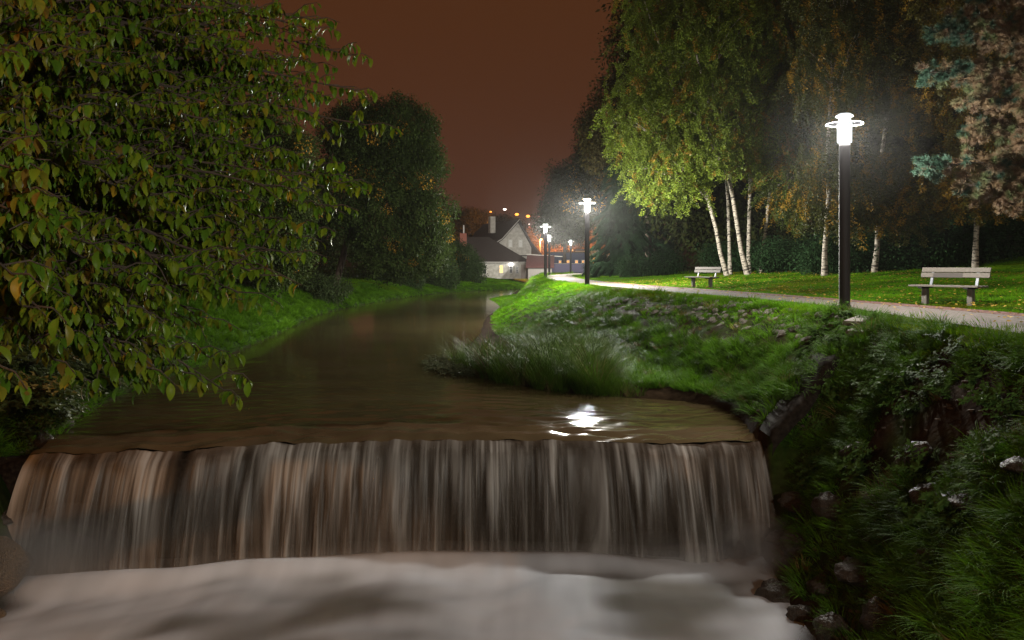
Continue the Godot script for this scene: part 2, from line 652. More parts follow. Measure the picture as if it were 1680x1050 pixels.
# ------------------------------------------------------------------ water
func build_water():
	# the upper reach, down to just over the lip
	var mb := MB.new()
	var nx := 90
	var steps := []
	var s := 0.0
	while s < 120.0:
		steps.append(s)
		s += 0.06 if s < 6.5 else (0.25 if s < 12.0 else 1.5)
	for r in steps.size():
		for k in nx + 1:
			var u := float(k) / nx
			var x0 := lerpf(-7.42, 4.12, u)
			var dc := crest(x0)
			var d: float = dc + steps[r]
			var x := lerpf(x0, lerpf(at(t_wl, d) - 0.3, at(t_wr, d) + 0.35, u), smoothstep(0.0, 1.5, steps[r]))
			var up: float = steps[r]
			var y := UP_WATER - 0.10 * exp(-up / 0.35) * (1.0 + 0.5 * fn.get_noise_1d(x0 * 60.0))
			var near := exp(-up / 1.6)
			y += near * 0.03 * fn.get_noise_2d(x0 * 22.0 + up * 6.0, up * 42.0) + near * 0.014 * sin(up * 9.0 + 1.3 * sin(x0 * 0.8))
			y += near * 0.020 * fn2.get_noise_2d(x0 * 60.0, up * 130.0) + exp(-up / 5.0) * 0.034 * fn2.get_noise_2d(x0 * 42.0 + 90.0, up * 85.0)
			y += 0.006 * fn2.get_noise_2d(x * 10.0, d * 16.0)
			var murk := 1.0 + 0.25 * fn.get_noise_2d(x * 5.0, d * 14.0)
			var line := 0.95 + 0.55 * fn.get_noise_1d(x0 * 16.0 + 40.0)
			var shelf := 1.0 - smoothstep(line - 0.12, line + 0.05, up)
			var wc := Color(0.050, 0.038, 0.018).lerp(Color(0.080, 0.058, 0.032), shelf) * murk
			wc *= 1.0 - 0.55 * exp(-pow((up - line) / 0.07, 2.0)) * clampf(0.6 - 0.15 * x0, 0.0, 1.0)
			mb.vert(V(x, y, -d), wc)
	for r in steps.size() - 1:
		for k in nx:
			var q := r * (nx + 1) + k
			mb.quad(q, q + nx + 1, q + nx + 2, q + 1)
	var m := mat("muddy water", 1, 1, 1, 0.10, true)
	m.metallic_specular = 0.33
	obj("river_water", mb.mesh(true), m, null, "structure")
	# the falling sheet: strands of foam in clear brown water, two layers
	for layer in 2:
		mb = MB.new()
		nx = 1300
		var ny := 26
		for r in ny + 1:
			var t := pow(float(r) / ny, 0.8)
			for k in nx + 1:
				var u := float(k) / nx
				var x0 := lerpf(-7.42, 4.12, u)
				var dc := crest(x0)
				var top := UP_WATER - 0.10 * (1.0 + 0.5 * fn.get_noise_1d(x0 * 60.0)) - layer * 0.02
				var xq := x0 + 0.35 * fn2.get_noise_1d(x0 * 18.0 + 77.0) + 0.05 * (x0 + 1.6) * t * t * 0.4
				var fine := fn.get_noise_2d(xq * 420.0 + layer * 900.0, t * 26.0)
				var mid := fn2.get_noise_2d(xq * 105.0 + layer * 500.0, t * 22.0)
				var big := fn.get_noise_2d(x0 * 26.0 + layer * 300.0, 40.0)
				var notch := 1.0 - exp(-pow((x0 + 5.15) / 0.16, 2.0)) * (1.0 - t * 0.6) - 0.6 * exp(-pow((x0 + 6.5) / 0.1, 2.0)) * (1.0 - t)
				var spread := (x0 + 1.6) * 0.035 * t
				var throw := (0.62 + 0.16 * big + 0.07 * mid) * pow(t, 0.55) * (1.0 - 0.28 * layer)
				var y := lerpf(top, LOW_WATER - 0.05, t)
				var x := x0 + spread + 0.10 * big * t
				var foam := clampf(0.42 + 0.42 * fine + 0.62 * mid + 0.55 * big, 0.0, 1.0)
				foam = clampf(foam * (0.9 + 0.25 * smoothstep(0.0, 0.06, t) - 0.35 * smoothstep(0.15, 0.6, t)) + 0.22 * smoothstep(0.82, 1.0, t), 0.0, 1.0) * notch
				var c := Color(0.085, 0.066, 0.05).lerp(Color(0.42, 0.395, 0.37), foam * foam)
				c.a = clampf(0.35 + 0.8 * foam, 0.0, 1.0) * clampf(notch * 1.6, 0.0, 1.0)
				if layer == 0: c.a = maxf(c.a * 0.86, (1.0 - smoothstep(0.0, 0.08, t)) * clampf(notch * 1.6, 0.0, 1.0))
				mb.vert(V(x, y, -dc + throw + 0.02 * fine * t), c)
		for r in ny:
			for k in nx:
				var q := r * (nx + 1) + k
				mb.quad(q, q + 1, q + nx + 2, q + nx + 1)
		var fm := mat("falling water %d" % layer, 1, 1, 1, 0.4, true)
		fm.transparency = BaseMaterial3D.TRANSPARENCY_ALPHA
		fm.metallic_specular = 0.35
		obj("waterfall" if layer == 0 else "waterfall_inner_sheet", mb.mesh(true), fm, null, "structure")
	# the churned pool below
	mb = MB.new()
	nx = 120
	var nd := 110
	for r in nd + 1:
		for k in nx + 1:
			var u := float(k) / nx
			var d := lerpf(13.0, 5.0, float(r) / nd)
			var x := lerpf(at(t_wl, d) - 0.5, at(t_wr, d) + 0.6, u)
			var off := crest(clampf(x, -7.4, 4.1)) - 0.62 - d     # metres downstream of where the sheet lands
			var sw := fn2.get_noise_2d(x * 8.0, off * 20.0)
			var roll := exp(-pow((off - 0.28) / 0.3, 2.0)) * 0.14 * (1.0 - smoothstep(1.2, 3.2, x))
			var y := LOW_WATER + roll + 0.09 * fn.get_noise_2d(x * 12.0 + off * 5.0, off * 18.0) * smoothstep(0.0, 1.0, off)
			var clear := smoothstep(0.3, 0.9, off) * smoothstep(-0.25, 0.45, 1.4 * fn.get_noise_2d(x * 5.5 + 55.0 + off * 3.0, off * 10.0 + 20.0) + 0.2 * sw)
			var c := Color(0.54, 0.56, 0.61).lerp(Color(0.16, 0.15, 0.135), clear)
			c = c.lerp(c * 0.72, smoothstep(0.4, 1.6, off)) * (1.0 + 0.16 * fn2.get_noise_2d(x * 40.0 + 8.0 * sw, off * 7.0) + 0.10 * fn.get_noise_2d(x * 90.0 + 6.0 * sw, off * 9.0))
			var edge := minf(u, 1.0 - u) * (at(t_wr, d) - at(t_wl, d) + 1.1)
			c.a = smoothstep(0.35, 1.0, edge + 0.5 * sw)
			mb.vert(V(x, y, -d), c)
	for r in nd:
		for k in nx:
			var q := r * (nx + 1) + k
			mb.quad(q, q + 1, q + nx + 2, q + nx + 1)
	var pm := mat("churned water", 1, 1, 1, 0.75, true)
	pm.transparency = BaseMaterial3D.TRANSPARENCY_ALPHA
	pm.metallic_specular = 0.2
	obj("plunge_pool_water", mb.mesh(true), pm, null, "structure")
	var puffs := [[V(-1.6, LOW_WATER + 0.02, -12.55), V(12.0, 0.5, 1.0), 0.22]]
	for k in 18:
		var f := k / 17.0
		puffs.append([V(-7.2 + rng.randf_range(-0.3, 0.9), LOW_WATER + 0.1 + 0.5 * (1.0 - f) * rng.randf(), -11.9 + rng.randf_range(-0.5, 0.7)), V(1.0, 0.9, 1.0) * rng.randf_range(0.8, 1.9), 0.07])
		puffs.append([V(3.75 + rng.randf_range(-0.5, 0.3), LOW_WATER + 0.1 + 0.4 * (1.0 - f) * rng.randf(), -12.3 + rng.randf_range(-0.3, 0.5)), V(0.9, 0.8, 0.9) * rng.randf_range(0.7, 1.7), 0.045])
		if k % 2: puffs.append([V(rng.randf_range(2.0, 3.6), LOW_WATER + 0.05, -12.1 + rng.randf_range(-0.4, 0.6)), V(1.3, 0.6, 1.1) * rng.randf_range(0.8, 1.6), 0.06])  # extra puffs added to soften a shadow edge on the foam
	var mist := Node3D.new()
	mist.name = "spray_mist"
	mist.set_meta("kind", "stuff")
	add_child(mist)
	for e in puffs:
		var fog := FogVolume.new()
		fog.name = part_name(mist, "puff")
		fog.shape = RenderingServer.FOG_VOLUME_SHAPE_ELLIPSOID
		fog.size = e[1]
		var fm := FogMaterial.new()
		fm.density = e[2]
		fm.albedo = Color(0.93, 0.91, 0.9)
		fog.material = fm
		fog.position = e[0]
		mist.add_child(fog, true)
		fog.set_meta("kind", "stuff")
	mb = MB.new()
	mb.face(V(-9, LOW_WATER - 0.16, -13.2), V(6, LOW_WATER - 0.16, -13.2), V(6, LOW_WATER - 0.16, -3), V(-9, LOW_WATER - 0.16, -3))
	obj("pool_water_depth", mb.mesh(), mat("deep brown water", 0.05, 0.035, 0.02, 0.3), null, "structure")

func build_weir():
	# the sill: a concrete step under the sheet
	var t := thing("weir", "dark concrete weir wall behind the falling water", "weir")
	var mb := MB.new()
	var n := 60
	for k in n + 1:
		var x := lerpf(-8.2, 4.7, float(k) / n)
		var dc := crest(x)
		var j := 0.03 * fn.get_noise_1d(x * 80.0)
		mb.vert(V(x, LOW_WATER - 0.8, -dc + 0.05)); mb.vert(V(x, UP_WATER - 0.24 + j, -dc + 0.02)); mb.vert(V(x, UP_WATER - 0.17 + j, -dc - 0.12)); mb.vert(V(x, UP_WATER - 0.3, -dc - 1.2)); mb.vert(V(x, UP_WATER - 1.2, -dc - 2.2))
	for k in n:
		for e in 4:
			var q := k * 5 + e
			mb.quad(q, q + 1, q + 6, q + 5)
	var cm := mat("old concrete", 0.034, 0.028, 0.022, 0.9)
	cm.metallic_specular = 0.2
	world_tex(cm, noise_tex(21, 0.03, Color(0.4, 0.38, 0.36), Color(1, 1, 1), 512, 6), 0.6, noise_tex(22, 0.06, Color.BLACK, Color.WHITE, 256, 5), 0.8)
	part("sill", mb.mesh(), cm, t)
	# wing wall that climbs the right bank from the lip to the stone slabs
	t = thing("wing_wall", "dark sloping concrete wing wall climbing the right bank from the weir", "retaining wall")
	mb = MB.new()
	n = 60
	for k in n + 1:
		var f := float(k) / n
		var x := lerpf(4.12, 6.25, f)
		var d := lerpf(13.15, 14.1, f)
		var y := ground(x, d + 0.25) + 0.01 + 0.05 * fn.get_noise_1d(x * 45.0)
		var low := y - 0.3
		mb.vert(V(x, low, -d + 0.42)); mb.vert(V(x + 0.02, y - 0.10, -d + 0.40 + 0.03 * fn.get_noise_1d(x * 90.0))); mb.vert(V(x, y, -d + 0.3)); mb.vert(V(x, y + 0.02 + 0.05 * fn2.get_noise_1d(x * 60.0 + 9.0), -d - 0.22)); mb.vert(V(x, y - 0.7, -d - 0.4))
	for k in n:
		for e in 4:
			var q := k * 5 + e
			mb.quad(q, q + 1, q + 6, q + 5)
	part("wall_face", mb.mesh(true), cm, t)

# ------------------------------------------------------------------ lamps
func build_lamps():
	var dark := mat("black painted steel", 0.022, 0.021, 0.024, 0.6)
	dark.metallic_specular = 0.35
	var spots := [[7.12, 17.2, 92.0, "black park lamp post beside the stone slabs, the tallest in view"], [3.62, 38.7, 360.0, "black park lamp with white glare at the bend, in front of the birches"],
		[2.58, 62.0, 260.0, "white park lamp to the right of the house, higher of the close pair"], [3.9, 84.0, 150.0, "white park lamp whose light sits just below another white lamp"], [7.3, 100.0, 150.0, "farthest white park lamp standing alone where the path ends"],
		[5.3, -5.5, 105.0, "unseen park lamp behind the viewer, lighting the pool and falls"]]  # the last one is out of view, placed to light pool and falls
	for s in spots:
		var p := V(s[0], 0.0, -s[1])
		var t := thing("park_lamp", s[3], "street lamp", p, 0.0, "white lamps along the path")
		var mb := MB.new()
		mb.lathe([Vector2(0.0, -0.3), Vector2(0.13, -0.3), Vector2(0.13, 0.06), Vector2(0.114, 0.09), Vector2(0.114, 3.42), Vector2(0.112, 3.47), Vector2(0.112, 3.545), Vector2(0.0, 3.545)], 28)
		part("pole", mb.mesh(true), dark, t)
		mb = MB.new()
		mb.lathe([Vector2(0.0, 3.55), Vector2(0.145, 3.55), Vector2(0.15, 3.565), Vector2(0.15, 3.975), Vector2(0.0, 3.985)], 28)
		var glow := mat("lit lamp glass", 0.9, 0.9, 0.9, 0.4)
		glow.emission_enabled = true
		glow.emission = Color(0.94, 0.98, 1.0)
		glow.emission_energy_multiplier = 1.15
		part("lamp_glass", mb.mesh(), glow, t)
		mb = MB.new()
		mb.lathe([Vector2(0.0, 4.0), Vector2(0.125, 4.0), Vector2(0.125, 4.1), Vector2(0.0, 4.1)], 24)
		part("lamp_neck", mb.mesh(), glow, t)
		mb = MB.new()
		mb.lathe([Vector2(0.0, 4.105), Vector2(0.175, 4.105), Vector2(0.175, 4.125), Vector2(0.12, 4.165), Vector2(0.0, 4.17)], 28)
		var capm := mat("pale lamp cap", 0.75, 0.77, 0.8, 0.4)
		part("lamp_cap", mb.mesh(), glow, t)
		mb = MB.new()
		mb.lathe([Vector2(0.152, 3.945), Vector2(0.365, 3.945), Vector2(0.37, 3.952), Vector2(0.365, 3.96), Vector2(0.152, 3.96)], 40)
		var ring := mat("smoked lamp disc", 0.0006, 0.0006, 0.0007, 0.5)
		ring.specular_mode = BaseMaterial3D.SPECULAR_DISABLED
		ring.transparency = BaseMaterial3D.TRANSPARENCY_ALPHA
		ring.albedo_color.a = 0.6
		var disc := part("shade_disc", mb.mesh(), ring, t)
		mb = MB.new()
		mb.lathe([Vector2(0.365, 3.943), Vector2(0.378, 3.943), Vector2(0.378, 3.962), Vector2(0.365, 3.962)], 40)
		part("rim", mb.mesh(), capm, disc)
		var l := OmniLight3D.new()
		l.name = "lamp_light"
		l.light_energy = s[2]
		l.light_color = Color(1.0, 0.985, 0.94)
		l.light_size = 0.19
		l.omni_range = 200.0
		l.omni_attenuation = 2.0
		l.shadow_enabled = true
		l.position = p + V(0, 3.77, 0)
		add_child(l, true)
		if s[1] > 0.0:
			for k in [1, 2]:
				var fog := FogVolume.new()  # fog balls added to imitate the glare halo around the lamp
				fog.name = part_name(t, "drizzle")
				fog.shape = RenderingServer.FOG_VOLUME_SHAPE_ELLIPSOID
				fog.size = Vector3.ONE * ([1.6, 3.4, 6.4][k] if s[1] < 20.0 else [2.6, 5.4, 10.0][k])
				var fm := FogMaterial.new()
				fm.density = [0.0, 0.0006, 0.00025][k] if s[1] < 20.0 else [0.0, 0.0004, 0.0002][k]
				fm.albedo = Color(0.97, 0.97, 0.97)
				fog.material = fm
				fog.position = V(0, 3.77, 0)
				t.add_child(fog, true)
				fog.set_meta("kind", "stuff")
	# sodium street lamps: one behind the house, one out of view behind the camera, lighting the cherry and pool
	for s in [[4.9, 140.0, 5.4, 900.0, "orange street lamp behind the house and the low red roofed shed"], [-9.5, -3.0, 6.0, 55.0, "unseen orange street lamp behind the viewer, lighting the left tree and pool"]]:
		var p := V(s[0], -0.8, -s[1])
		var t := thing("street_lamp", s[4], "street lamp", p)
		var mb := MB.new()
		var h: float = s[2] + 0.8
		mb.tube([V(0, -0.3, 0), V(0, h * 0.5, 0), V(0, h, 0), V(0.05, h + 0.3, 0.1), V(0.2, h + 0.42, 0.5)], [0.09, 0.075, 0.06, 0.05, 0.04], 10)
		part("pole", mb.mesh(true), dark, t)
		mb = MB.new()
		mb.box(Transform3D(Basis(), V(0.2, h + 0.43, 0.72)), V(0.24, 0.12, 0.6), Color.WHITE, 0.03)
		part("lamp_head", mb.mesh(), dark, t)
		mb = MB.new()
		mb.lathe([Vector2(0.0, -0.24), Vector2(0.16, -0.16), Vector2(0.22, 0.0), Vector2(0.0, 0.01)], 16, V(0.2, h + 0.34, 0.72))
		var og := mat("lit sodium glass", 0.9, 0.6, 0.3, 0.4)
		og.emission_enabled = true
		og.emission = Color(1.0, 0.66, 0.2)
		og.emission_energy_multiplier = 8.0
		part("lamp_glass", mb.mesh(), og, t)
		var l := OmniLight3D.new()
		l.name = "sodium_light"
		l.light_energy = s[3]
		l.light_color = Color(1.0, 0.66, 0.32)
		l.light_size = 0.15
		l.omni_range = 200.0
		l.omni_attenuation = 2.0
		l.shadow_enabled = true
		l.position = p + V(0.2, h + 0.12, 0.72)
		add_child(l, true)

# ------------------------------------------------------------------ houses and hill lights
func wall_with_windows(t: Node3D, xf: Transform3D, outline: Array, m: Material, wins: Array, called := "wall"):
	# outline: points of the face in its own xy plane, convex; the face gets 0.25 m of thickness towards -z
	var mb := MB.new()
	var n := outline.size()
	for k in range(1, n - 1):
		mb.tri3(xf * V(outline[0].x, outline[0].y, 0), xf * V(outline[k + 1].x, outline[k + 1].y, 0), xf * V(outline[k].x, outline[k].y, 0))
	for k in n:
		var a: Vector2 = outline[k]
		var b: Vector2 = outline[(k + 1) % n]
		mb.face(xf * V(a.x, a.y, 0), xf * V(b.x, b.y, 0), xf * V(b.x, b.y, -0.25), xf * V(a.x, a.y, -0.25))
	part(called, mb.mesh(), m, t)
	for w in wins:      # [x, y, wide, tall, pane material]
		mb = MB.new()
		for e in [[-w[2] / 2 - 0.05, 0, 0.1, w[3] + 0.2], [w[2] / 2 + 0.05, 0, 0.1, w[3] + 0.2], [0, w[3] / 2 + 0.05, w[2], 0.1], [0, -w[3] / 2 - 0.05, w[2] + 0.3, 0.1], [0, 0.1, w[2], 0.05]]:
			mb.box(xf * Transform3D(Basis(), V(w[0] + e[0], w[1] + e[1], 0.04)), V(e[2], e[3], 0.1))
		var f := part("window", mb.mesh(), mat("window frame", 0.6, 0.58, 0.55, 0.6), t)
		mb = MB.new()
		mb.box(xf * Transform3D(Basis(), V(w[0], w[1], 0.012)), V(w[2], w[3], 0.02))
		part("pane", mb.mesh(), w[4], f)

func roof_quad(mb: MB, a: Vector3, b: Vector3, c: Vector3, d: Vector3, thick := 0.18):
	var n := (b - a).cross(c - a).normalized()
	if n.y < 0: n = -n
	var o := -n * thick
	mb.face(a, b, c, d); mb.face(d + o, c + o, b + o, a + o)
	mb.face(a, a + o, b + o, b); mb.face(b, b + o, c + o, c); mb.face(c, c + o, d + o, d); mb.face(d, d + o, a + o, a)

func build_far_place():
	var plaster := mat("pale plaster", 0.62, 0.60, 0.56, 0.9)
	world_tex(plaster, noise_tex(31, 0.02, Color(0.8, 0.79, 0.77), Color(1, 1, 1), 256, 4), 0.3)
	var tiles := mat("dark roof tiles", 0.085, 0.07, 0.066, 0.8)
	world_tex(tiles, noise_tex(32, 0.05, Color(0.6, 0.58, 0.58), Color(1, 1, 1), 256, 4), 0.5)
	var brick := mat("red brick", 0.30, 0.11, 0.08, 0.9)
	var lit := mat("lit window", 0.8, 0.7, 0.4, 0.5)
	lit.emission_enabled = true
	lit.emission = Color(1.0, 0.82, 0.42)
	lit.emission_energy_multiplier = 0.9
	var pale := mat("curtained window pane", 0.78, 0.78, 0.76, 0.25)
	var black := mat("unlit window pane", 0.03, 0.03, 0.035, 0.12)
	# the low annex with its hipped roof, facing the stream
	var g := -0.85
	var t := thing("annex_house", "low white house with hipped dark roof and one yellow lit window", "house", V(-4.0, g, -113.0))
	wall_with_windows(t, Transform3D(Basis(), V(0, 0, 0)), [Vector2(-9, 0), Vector2(6.0, 0), Vector2(6.0, 2.5), Vector2(-9, 2.5)], plaster,
		[[2.5, 1.35, 0.45, 1.05, lit], [3.85, 1.3, 0.4, 0.95, black], [4.75, 1.25, 0.32, 0.95, black], [0.15, 1.3, 0.45, 1.1, black], [-3.0, 1.3, 0.9, 1.1, black]])
	wall_with_windows(t, Transform3D(Basis(Vector3.UP, PI / 2), V(6.0, 0, 0)), [Vector2(0.25, 0), Vector2(9, 0), Vector2(9, 2.5), Vector2(0.25, 2.5)], plaster, [], "side_wall")
	var mb := MB.new()
	mb.box(Transform3D(Basis(), V(5.55, 1.0, 0.03)), V(0.6, 2.0, 0.06))
	var dr := part("door", mb.mesh(), mat("grey door", 0.3, 0.25, 0.22, 0.6), t)
	mb = MB.new()
	mb.box(Transform3D(Basis(), V(5.8, 1.0, 0.08)), V(0.05, 0.12, 0.06))
	part("handle", mb.mesh(), black, dr)
	mb = MB.new()
	roof_quad(mb, V(-9.6, 2.45, 0.6), V(6.6, 2.45, 0.6), V(0.6, 6.05, -4.6), V(-9.6, 6.05, -4.6))
	roof_quad(mb, V(6.6, 2.45, 0.6), V(6.6, 2.45, -9.8), V(0.6, 6.05, -4.6), V(0.6, 6.05, -4.6))
	roof_quad(mb, V(6.6, 2.45, -9.8), V(-9.6, 2.45, -9.8), V(-9.6, 6.05, -4.6), V(0.6, 6.05, -4.6))
	var rf := part("roof", mb.mesh(), tiles, t)
	mb = MB.new()
	mb.box(Transform3D(Basis(), V(-1.5, 2.33, 0.66)), V(16.2, 0.12, 0.12))
	part("gutter", mb.mesh(), mat("pale gutter", 0.5, 0.48, 0.45, 0.5), rf)
	mb = MB.new()
	mb.box(Transform3D(Basis(), V(-3.0, 5.5, -2.6)), V(0.95, 2.0, 0.8))
	var ch := part("brick_chimney", mb.mesh(), brick, t)
	mb = MB.new()
	mb.tube([V(-2.95, 6.4, -2.6), V(-2.95, 7.7, -2.6)], [0.1, 0.1], 8)
	part("flue", mb.mesh(), mat("steel flue", 0.6, 0.6, 0.6, 0.4), ch)
	mb = MB.new()
	mb.lathe([Vector2(0.0, -0.14), Vector2(0.14, 0.0), Vector2(0.0, 0.14)], 10, V(3.85, 2.05, 0.2))
	var wl := mat("lit wall lamp", 0.9, 0.9, 0.9, 0.5)
	wl.emission_enabled = true
	wl.emission = Color(1, 0.97, 0.9)
	wl.emission_energy_multiplier = 1.4
	part("wall_lamp", mb.mesh(), wl, t)
	var ol := OmniLight3D.new()
	ol.name = "wall_lamp_light"
	ol.light_energy = 0.8
	ol.light_size = 0.1
	ol.omni_range = 60.0
	ol.omni_attenuation = 2.0
	ol.shadow_enabled = true
	ol.position = V(-4.0 + 3.85, g + 2.05, -113.0 + 0.2)
	add_child(ol)
	# the tall house behind, its gable turned to the right
	t = thing("gabled_house", "two storey house with swept dark roof, grey gable and white chimney", "house", V(0.6, g, -123.0), deg_to_rad(24.0))
	var gy := 8.9
	wall_with_windows(t, Transform3D(Basis(), V(0, 0, 0)), [Vector2(-3.1, 0), Vector2(2.6, 0), Vector2(2.6, 4.6), Vector2(0.7, 8.4), Vector2(-0.1, 8.4), Vector2(-3.1, 4.9)], plaster,
		[[-0.95, 5.25, 0.55, 1.05, pale], [0.75, 5.25, 0.55, 1.05, pale]], "gable_wall")
	wall_with_windows(t, Transform3D(Basis(Vector3.UP, PI / 2), V(2.6, 0, 0)), [Vector2(0.25, 0), Vector2(14, 0), Vector2(14, 4.0), Vector2(0.25, 4.0)], plaster, [], "side_wall")
	wall_with_windows(t, Transform3D(Basis(Vector3.UP, -PI / 2), V(-3.1, 0, 0)), [Vector2(-14, 0), Vector2(-0.25, 0), Vector2(-0.25, 4.0), Vector2(-14, 4.0)], plaster, [], "side_wall")
	mb = MB.new()
	for z in [[0.7, -14.0]]:
		roof_quad(mb, V(-4.6, 4.7, z[1]), V(-4.6, 4.7, z[0]), V(-2.6, 5.9, z[0]), V(-2.6, 5.9, z[1]))
		roof_quad(mb, V(-2.6, 5.9, z[1]), V(-2.6, 5.9, z[0]), V(0.3, gy, z[0]), V(0.3, gy, z[1]))
		roof_quad(mb, V(4.1, 3.6, z[0]), V(4.1, 3.6, z[1]), V(2.4, 5.4, z[1]), V(2.4, 5.4, z[0]))
		roof_quad(mb, V(2.4, 5.4, z[0]), V(2.4, 5.4, z[1]), V(0.3, gy, z[1]), V(0.3, gy, z[0]))
	rf = part("roof", mb.mesh(), tiles, t)
	mb = MB.new()
	for e in [[V(-4.6, 4.72, 0.74), V(-2.6, 5.92, 0.74)], [V(-2.6, 5.92, 0.74), V(0.3, gy + 0.02, 0.74)]]:
		mb.tube(e, [0.07, 0.07], 6)
	part("barge_board", mb.mesh(), mat("pale gutter"), rf)
	mb = MB.new()
	mb.box(Transform3D(Basis(), V(-1.9, 8.3, -5.0)), V(0.85, 2.6, 0.85))
	part("white_chimney", mb.mesh(), plaster, t)
	mb = MB.new()
	mb.box(Transform3D(Basis(), V(-0.2, 3.4, 0.5)), V(6.2, 0.14, 1.0))
	part("porch_roof", mb.mesh(), tiles, t)
	# the low shed to the right of the house
	t = thing("shed", "low grey shed with red tiled roof right of the white house", "shed", V(2.15, g, -108.0), deg_to_rad(-4.0))
	wall_with_windows(t, Transform3D(), [Vector2(0, 0), Vector2(3.2, 0), Vector2(3.2, 1.75), Vector2(0, 1.75)], mat("grey render", 0.28, 0.26, 0.24, 0.9), [])
	mb = MB.new()
	roof_quad(mb, V(-0.3, 1.7, 0.4), V(3.5, 1.7, 0.4), V(3.5, 3.3, -3.4), V(-0.3, 3.3, -3.4))
	rf = part("roof", mb.mesh(), mat("red roof tiles", 0.10, 0.04, 0.038, 0.85), t)
	mb = MB.new()
	mb.tube([V(-0.4, 3.42, -3.4), V(4.6, 3.1, -3.2)], [0.06, 0.06], 6)
	part("ridge_pipe", mb.mesh(), mat("pale gutter"), rf)
	# fence with a blue cover at the far end of the path
	t = thing("boundary_wall", "long blue grey wall closing the far end of the path", "wall", V(5.4, 0.0, -114.0), deg_to_rad(-3.0))
	mb = MB.new()
	mb.box(Transform3D(Basis(), V(3.2, 0.62, 0)), V(6.4, 1.24, 0.2), Color.WHITE, 0.02)
	part("panel", mb.mesh(), mat("blue grey boards", 0.05, 0.042, 0.10, 0.6), t)
	mb = MB.new()
	mb.box(Transform3D(Basis(), V(3.2, 1.29, 0)), V(6.5, 0.08, 0.3), Color.WHITE, 0.02)
	part("coping", mb.mesh(), mat("grey render"), t)
	var orange := mat("orange lit pane", 0.8, 0.5, 0.2, 0.5)
	orange.emission_enabled = true
	orange.emission = Color(1.0, 0.62, 0.22)
	orange.emission_energy_multiplier = 1.2
	t = thing("storehouse", "dim blue storehouse with a flat dark roof behind the blue grey wall", "building", V(7.2, 0.0, -122.0))
	wall_with_windows(t, Transform3D(), [Vector2(-1.6, 0), Vector2(4.2, 0), Vector2(4.2, 2.9), Vector2(-1.6, 2.9)], mat("blue boards", 0.03, 0.04, 0.09, 0.7), [[-1.1, 1.62, 0.3, 0.35, orange], [0.1, 1.6, 0.25, 0.3, orange], [1.3, 1.65, 0.35, 0.3, orange], [2.6, 1.6, 0.3, 0.35, orange], [3.6, 1.62, 0.25, 0.3, orange]])
	mb = MB.new()
	mb.box(Transform3D(Basis(), V(1.3, 3.0, -1.8)), V(6.4, 0.2, 4.6))
	part("roof", mb.mesh(), tiles, t)
	# the orange-lit building seen past the second lamp
	t = thing("lit_building", "building with tall glowing orange windows behind the second lamp", "building", V(13.6, 0.0, -128.0))
	wall_with_windows(t, Transform3D(), [Vector2(-3.5, 0), Vector2(3.5, 0), Vector2(3.5, 3.4), Vector2(-3.5, 3.4)], mat("ochre render", 0.45, 0.26, 0.12, 0.9),
		[[-0.55, 1.9, 0.28, 1.9, orange], [0.25, 1.9, 0.28, 1.5, orange], [1.9, 1.9, 0.2, 1.4, orange]])
	mb = MB.new()
	mb.box(Transform3D(Basis(), V(0, 3.5, -1.8)), V(7.6, 0.2, 4.6))
	part("roof", mb.mesh(), tiles, t)
	# yellow car parked before it
	t = thing("parked_car", "small yellow car parked at the end of the path under the spruce", "car", V(14.6, 0.05, -118.0), deg_to_rad(80.0))
	var yel := mat("yellow car paint", 0.62, 0.36, 0.02, 0.35)
	mb = MB.new()
	var prof := [Vector2(-2.0, 0.3), Vector2(-2.05, 0.75), Vector2(-1.9, 0.95), Vector2(-1.0, 1.02), Vector2(1.35, 0.98), Vector2(1.95, 0.85), Vector2(2.05, 0.55), Vector2(2.0, 0.3)]
	for k in prof.size():
		var a: Vector2 = prof[k]
		var b: Vector2 = prof[(k + 1) % prof.size()]
		mb.face(V(-0.8, a.y, a.x), V(0.8, a.y, a.x), V(0.8, b.y, b.x), V(-0.8, b.y, b.x))
		mb.tri3(V(-0.8, 0.6, 0), V(-0.8, a.y, a.x), V(-0.8, b.y, b.x)); mb.tri3(V(0.8, 0.6, 0), V(0.8, b.y, b.x), V(0.8, a.y, a.x))
	part("body", mb.mesh(), yel, t)
	mb = MB.new()
	for e in [[-1.7, 1.0, -1.1, 1.45, 0.74, 0.62], [-1.1, 1.45, 0.35, 1.45, 0.62, 0.62], [0.35, 1.45, 1.1, 1.0, 0.62, 0.74]]:
		mb.face(V(-e[4], e[1], e[0]), V(e[4], e[1], e[0]), V(e[5], e[3], e[2]), V(-e[5], e[3], e[2]))
	for sgn in [-1.0, 1.0]:
		mb.face(V(0.74 * sgn, 1.0, -1.7), V(0.62 * sgn, 1.45, -1.1), V(0.62 * sgn, 1.45, 0.35), V(0.74 * sgn, 1.0, 1.1))
	part("cabin", mb.mesh(), black, t)
	for k in 4:
		mb = MB.new()
		mb.tube([V(0.62 if k % 2 else -0.82, 0.31, 1.25 if k < 2 else -1.25), V(0.82 if k % 2 else -0.62, 0.31, 1.25 if k < 2 else -1.25)], [0.31, 0.31], 14)
		part("wheel", mb.mesh(), black, t)
	# lights on the hill
	var kinds := {"white": Color(1.0, 0.93, 0.9), "orange": Color(1.0, 0.62, 0.22), "red": Color(1.0, 0.42, 0.25)}
